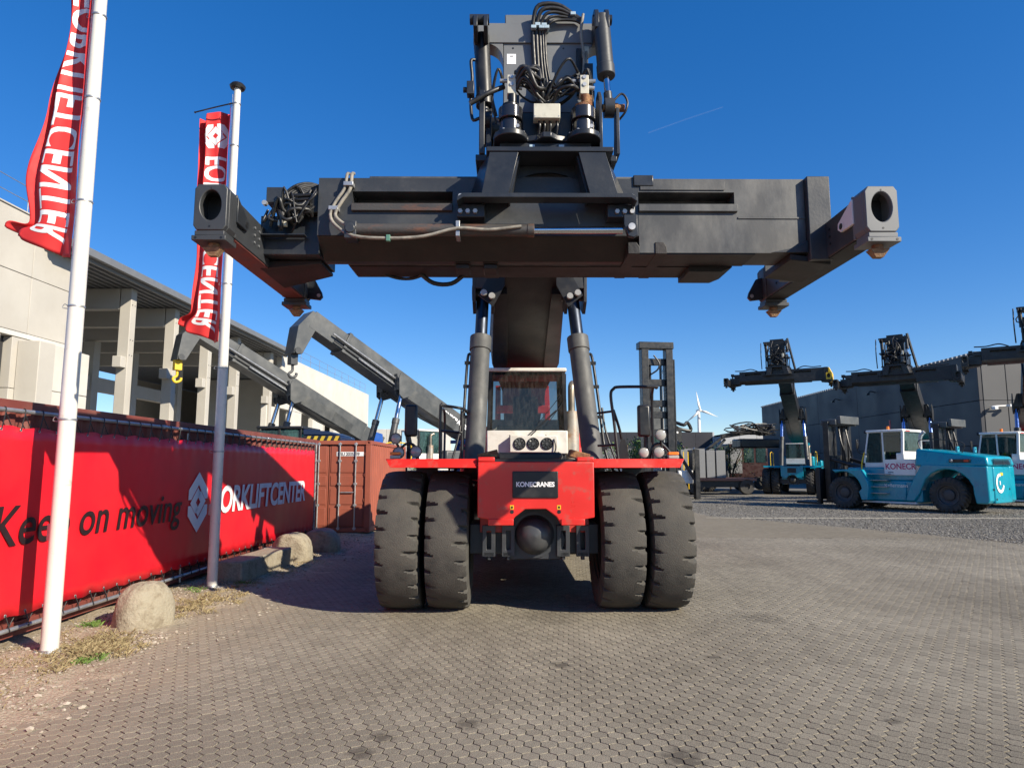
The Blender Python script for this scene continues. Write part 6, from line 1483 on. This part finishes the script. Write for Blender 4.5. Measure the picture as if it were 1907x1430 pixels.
    for c in T.children:
        nm = c.name.split('.')[0]
        if nm in ('front_fender', 'mast', 'tilt_cylinder', 'fork_carriage', 'grab_rail') or (nm == 'wheel' and c.location.y > 3): c.location.y -= 0.8
        if nm == 'step': c.location.y -= 0.9
        if nm == 'cab': c.location.y -= 0.45
    return T
forklift('teal heavy forklift seen from its left rear, nearer of the two forklifts', (18.95, 30.2, 0), radians(36))
forklift('second teal heavy forklift at the right edge, behind the first forklift', (25.6, 32.3, 0), radians(36))

DARKF = mat('dark_machine_paint', (0.022, 0.024, 0.028), 0.45, var=0.15)
forklift('dark heavy forklift half hidden behind the flatbed with slabs', (14.9, 56.0, 0), radians(75), DARKF, 'dark forklifts in the background')
forklift('dark forklift standing behind the white container handler', (12.6, 60.0, 0), radians(150), DARKF, 'dark forklifts in the background')
# ------------------------------------------------------------------ empty container handler with a tall mast
T = thing('mast_truck', 'white container handler with tall black mast behind the red fender', 'truck', (8.25, 42.2, 0), radians(8))
ms = MB()
for x in (-0.78, 0.78): ms.box(x - 0.22, x + 0.22, -0.3, 0.3, 0.3, 9.2)
mo = ms.build('mast', BLACK, T, 0.02)
for x in (-0.48, -0.36, 0.30, 0.45, 1.08, 1.18): MB().cyl((x, 0.1, 0.5), (x, 0.1, 8.6), 0.07, n=10).build('lift_cylinder', BLACK if x != 0.45 else CHROME, mo)
for z in (1.2, 2.2, 3.0, 3.8, 4.9, 5.6, 6.9, 8.2): B('mast_cross_beam', BLACK, mo, -0.55, 0.55, -0.05, 0.2, z, z + 0.42, 0.02)
B('mast_top_beam', BLACK, mo, -1.15, 1.05, -0.35, 0.35, 9.202, 9.62, 0.02)
MB().tube([(-0.2, -0.2, 8.8), (0.1, -0.3, 8.3), (0.0, -0.3, 7.9), (-0.4, -.2, 7.6)], 0.05, 8).build('mast_hose', HOSE, mo)
B('chassis', WHITE, T, -1.3, 1.6, 1.0, 6.0, 0.7, 2.0, 0.08)
MB().bar((1.0, 0.3, 3.4), (2.2, -0.5, 1.0), 0.18, 0.18).build('tilt_cylinder', BLACK, T)
B('carriage_leg', BLACK, T, 2.05, 2.35, -0.7, -0.3, -0.0, 3.0, 0.02)
cb_ = B('cab', WHITE, T, 0.2, 2.0, 2.0, 3.9, 2.0, 2.9, 0.06)
B('cab_window', GLASSG, cb_, 0.25, 1.95, 1.98, 3.88, 2.91, 4.05, 0.04); B('cab_roof', WHITE, cb_, 0.15, 2.05, 1.9, 3.95, 4.06, 4.2, 0.04)
for x in (0.27, 1.1, 1.93): B('cab_pillar', BLACK, cb_, x - 0.04, x + 0.04, 1.955, 1.975, 2.9, 4.05)
B('hood', WHITE, T, 1.2, 2.6, -0.1, 2.0, 0.9, 1.7, 0.08)
for x in (-1.3, 1.5):
    for y in (0.8, 5.2): wheel(T, x, y, 1.50, T_FORK, RUBBERD, MATS['wheel_rim_teal_paint'], 1 if x > 0 else -1, 0.5)
MB().tube([(2.45, 2.2, 0.5), (2.45, 2.2, 2.9)], 0.03, 6).tube([(2.75, 2.2, 0.5), (2.75, 2.2, 2.9)], 0.03, 6).build('access_ladder', YELLOW, T)
T = thing('grey_boom_truck', 'grey boom resting low behind the white container handler', 'boom', (9.6, 52, 0), radians(10))
MB().hexa([(-0.6, -0.5, 2.2), (3.0, -0.5, 2.2), (3.0, 0.5, 2.2), (-0.6, 0.5, 2.2), (-0.6, -0.5, 6.9), (0.3, -0.5, 6.9), (0.3, 0.5, 6.9), (-0.6, 0.5, 6.9)]).build('boom', GREYB, T, 0.05)
B('chassis', BLACK, T, -1.0, 4.0, -1.0, 1.0, 0.6, 2.2, 0.1)
MB().tube([(1.6, 0, 4.8), (2.0, 0.2, 5.3), (2.6, -0.2, 5.1), (3.0, 0, 5.3), (3.3, 0.1, 4.7), (2.4, 0, 4.8), (1.9, -.2, 5.0)], 0.13, 8).build('hose_bundle', HOSE, T)
B('boom_rest', BLACK, T, 1.9, 2.4, -0.3, 0.3, 2.2, 4.8)

# ------------------------------------------------------------------ flatbed with stacked slabs, low sheds, truck, turbine, hedge
T = thing('flatbed_trailer', 'low flatbed trailer carrying upright grey slabs left of the teal reach stacker', 'trailer', (14.0, 50, 0), radians(3))
B('bed', mat('rusty_bed', (0.20, 0.10, 0.075), 0.7, var=0.2), T, -3.0, 2.4, -1.2, 1.2, 0.95, 1.15, 0.02); B('underframe', BLACK, T, -2.6, 2.2, -1.0, 1.0, 0.5, 0.94)
for x in (-2.0, 1.7): MB().lathe([(0.001, -0.1), (0.2, -0.12), (0.2, -0.2), (0.5, -0.2), (0.55, -0.1), (0.55, 0.1), (0.5, 0.2), (0.2, 0.2)], (x, -1.0, 0.55), 'y', 24).build('wheel', RUBBERD, T)
for k, (x, w_, h_) in enumerate(((-2.9, 0.5, 2.0), (-1.9, 0.75, 2.0), (-1.05, 0.6, 1.95), (-0.35, 0.65, 1.95))):
    o = B('upright_slab', WALLM, None, x, x + w_, -0.9, 0.9, 1.155, 1.15 + h_, 0.02); o.location = (14.0, 50, 0); o.rotation_euler = (0, 0, radians(3))
    tag(o, ['narrow dark slab standing at the left end of the flatbed', 'wide grey slab, second from the left on the flatbed', 'grey slab, third from the left on the flatbed', 'rightmost grey slab on the flatbed'][k], 'slab', 'slabs on the flatbed')
T = thing('crane_attachment', 'dark lattice of folded machine arms above the flatbed', 'attachment', (15.5, 54, 0), radians(5))
MB().bar((-3.2, 0, 1.8), (0.2, 0, 4.3), 0.22, 0.22).build('arm', BLACK, T, 0.03); MB().bar((0.0, 0, 4.3), (4.5, 0.3, 5.0), 0.3, 0.35).build('arm', BLACK, T, 0.03); MB().bar((-2.2, 0.4, 1.2), (0.4, 0.2, 4.1), 0.2, 0.2).build('arm', GREY, T, 0.03)
MB().box(1.2, 4.6, -0.9, 0.9, 3.4, 4.1).build('winch_housing', BLACK, T, 0.1)
rr = random.Random(4)
hb = MB()
for k in range(16): hb.tube([(rr.uniform(0.4, 4.5), rr.uniform(-.6, .6), rr.uniform(4.4, 5.4)) for _ in range(4)], 0.05, 6)
hb.build('hose_bundle', HOSE, T)
T = thing('parked_truck', 'red and pale blue truck cab parked behind the flatbed trailer', 'truck', (18.4, 60, 0), radians(4))
B('cab', mat('maroon_paint', (0.03, 0.008, 0.008), 0.4), T, -1.0, 2.4, -1.2, 1.2, 1.0, 3.9, 0.1); B('door', WALLM, T, -0.9, 0.1, -1.23, -1.201, 1.4, 3.6, 0.02)
for x in (0.3, 1.35): B('window', GLASSG, T, x, x + 0.85, -1.23, -1.201, 2.3, 3.5, 0.02)
for x in (-0.2, 1.6): MB().lathe([(0.001, -0.1), (0.2, -0.12), (0.2, -0.2), (0.5, -0.2), (0.55, -0.1), (0.55, 0.1), (0.5, 0.2), (0.2, 0.2)], (x, -1.2, 0.55), 'y', 24).build('wheel', RUBBERD, T)
B('bumper', WHITE, T, -1.1, 2.5, -1.25, -1.15, 0.6, 0.95, 0.03)
def shed(label, x0, x1, y0, y1, h, m, mr, n_=8):
    T = thing('shed', label, 'building', (x0, y0, 0))
    w_ = (x1 - x0) / n_
    for k in range(n_): B('wall_panel', m, T, k * w_ + 0.02, (k + 1) * w_ - 0.02, 0, 0.3, 0, h, 0.02)
    B('side_wall', mr, T, x1 - x0 + 0.001, x1 - x0 + 0.3, 0, y1 - y0, 0, h - 0.01); B('side_wall', m, T, -0.3, -0.001, 0, y1 - y0, 0, h - 0.01)
    B('roof', m, T, -0.3, x1 - x0 + 0.3, 0.31, y1 - y0, h - 0.3, h)
    return T
shed('long low dark shed on the horizon behind the mast truck', 9, 33, 120, 150, 8.0, WALLD, WALLL)
shed('pale flat shed between the dark sheds on the horizon', 33.6, 45, 116, 140, 7.4, WALLL, WALLL, 4)
shed('very long low grey shed far behind the red machine', 5, 60, 96, 108, 4.5, WALLM, WALLM, 12)
shed('white flat roofed building far behind the orange container', -21, -12, 95, 110, 7.2, CONCW, CONCW, 5)
shed('dark distant shed straight behind the red machine', -12, 8, 130, 150, 6.6, WALLD, WALLM, 8)
T = thing('wind_turbine', 'white wind turbine rising above the far dark shed', 'wind turbine', (153.5, 600, 0))
MB().lathe([(1.9, 0), (1.2, 50), (0.001, 50)], n=16).build('tower', WHITE, T)
MB().obox((0, 0.5, 51), (2.4, 8, 2.4)).build('nacelle', WHITE, T, 0.4)
MB().sphere((0, -5, 51), 1.4, 12, 8).build('hub', WHITE, T)
for k, a in enumerate((100, 220, 340)):
    ca, sa = cos(radians(a)), sin(radians(a))
    MB().add([(ca * 1 - sa * -.8, -5, 51 + sa * 1 + ca * -.8), (ca * 1 - sa * .8, -5.6, 51 + sa * 1 + ca * .8), (ca * 5 - sa * 1.2, -5.5, 51 + sa * 5 + ca * 1.2), (ca * 17, -5, 51 + sa * 17), (ca * 5 + sa * 0.6, -5, 51 + sa * 5 - ca * 0.6)], [(0, 1, 2, 3, 4)]).build('blade', WHITE, T).modifiers.new('thickness', 'SOLIDIFY').thickness = 0.5
# contrail high above
CT = bpy.data.materials.new('contrail_ice'); CT.use_nodes = True; CT.node_tree.nodes['Principled BSDF'].inputs['Alpha'].default_value = 0.018
CT.node_tree.nodes['Principled BSDF'].inputs['Base Color'].default_value = (0.9, 0.9, 0.9, 1)
tr = MB().tube([(1540, 8000, 4090), (2000, 8000, 4260), (2470, 8000, 4420)], 9, 8, 3).build('contrail', CT, None); tag(tr, 'thin faint white contrail in the sky right of the boom', 'contrail')
# shrubs
def shrub(label, x, y, h, w, n_, seed, m=None, group='shrubs in front of the far sheds'):
    r = random.Random(seed); T = thing('shrub', label, 'shrub', (x, y, 0), 0, group)
    st = MB()
    for k in range(9):
        a = r.uniform(0, 2 * pi); st.tube([(0, 0, 0), (cos(a) * w * .12, sin(a) * w * .12, h * .45), (cos(a) * w * .36, sin(a) * w * .36, h * r.uniform(.6, .95))], 0.04, 5)
    st.build('stem', BARK, T)
    v = []; f = []
    cl = [(r.gauss(0, w * .24), r.gauss(0, w * .24), h * r.uniform(.22, .95)) for _ in range(26)]
    for k in range(n_):
        c = r.choice(cl); p = Vector(c) + Vector((r.gauss(0, w * .08), r.gauss(0, w * .08), r.gauss(0, h * .06)))
        if p.z < 0.1: continue
        s_ = r.uniform(.05, .13); q = Matrix.Rotation(r.uniform(0, 6.28), 3, 'Z') @ Matrix.Rotation(r.uniform(-1, 1), 3, 'X'); o = len(v)
        v += [tuple(p + q @ Vector(d_) * s_) for d_ in ((-.5, 0, 0), (0, -.9, .1), (.5, 0, 0), (0, .9, .1))]; f.append((o, o + 1, o + 2, o + 3))
    me_ = bpy.data.meshes.new('crown'); me_.from_pydata(v, [], f); place('crown', me_, m or LEAF, T)
shrub('light green shrub right beside the red machine, left of the pair', 7.1, 47, 3.7, 2.6, 2600, 1)
shrub('light green shrub between the red machine and the mast truck', 9.3, 48, 3.9, 3.2, 3200, 2)
shrub('darker green bush behind the slabs on the flatbed', 17.0, 57, 3.9, 3.0, 2000, 3, LEAFD)
shrub('green bush far behind the blue boom machines', -10.5, 70, 3.6, 3.4, 2200, 4)
shrub('small green tree top seen past the left lift cylinder', -4.6, 60, 5.2, 2.8, 2200, 5)
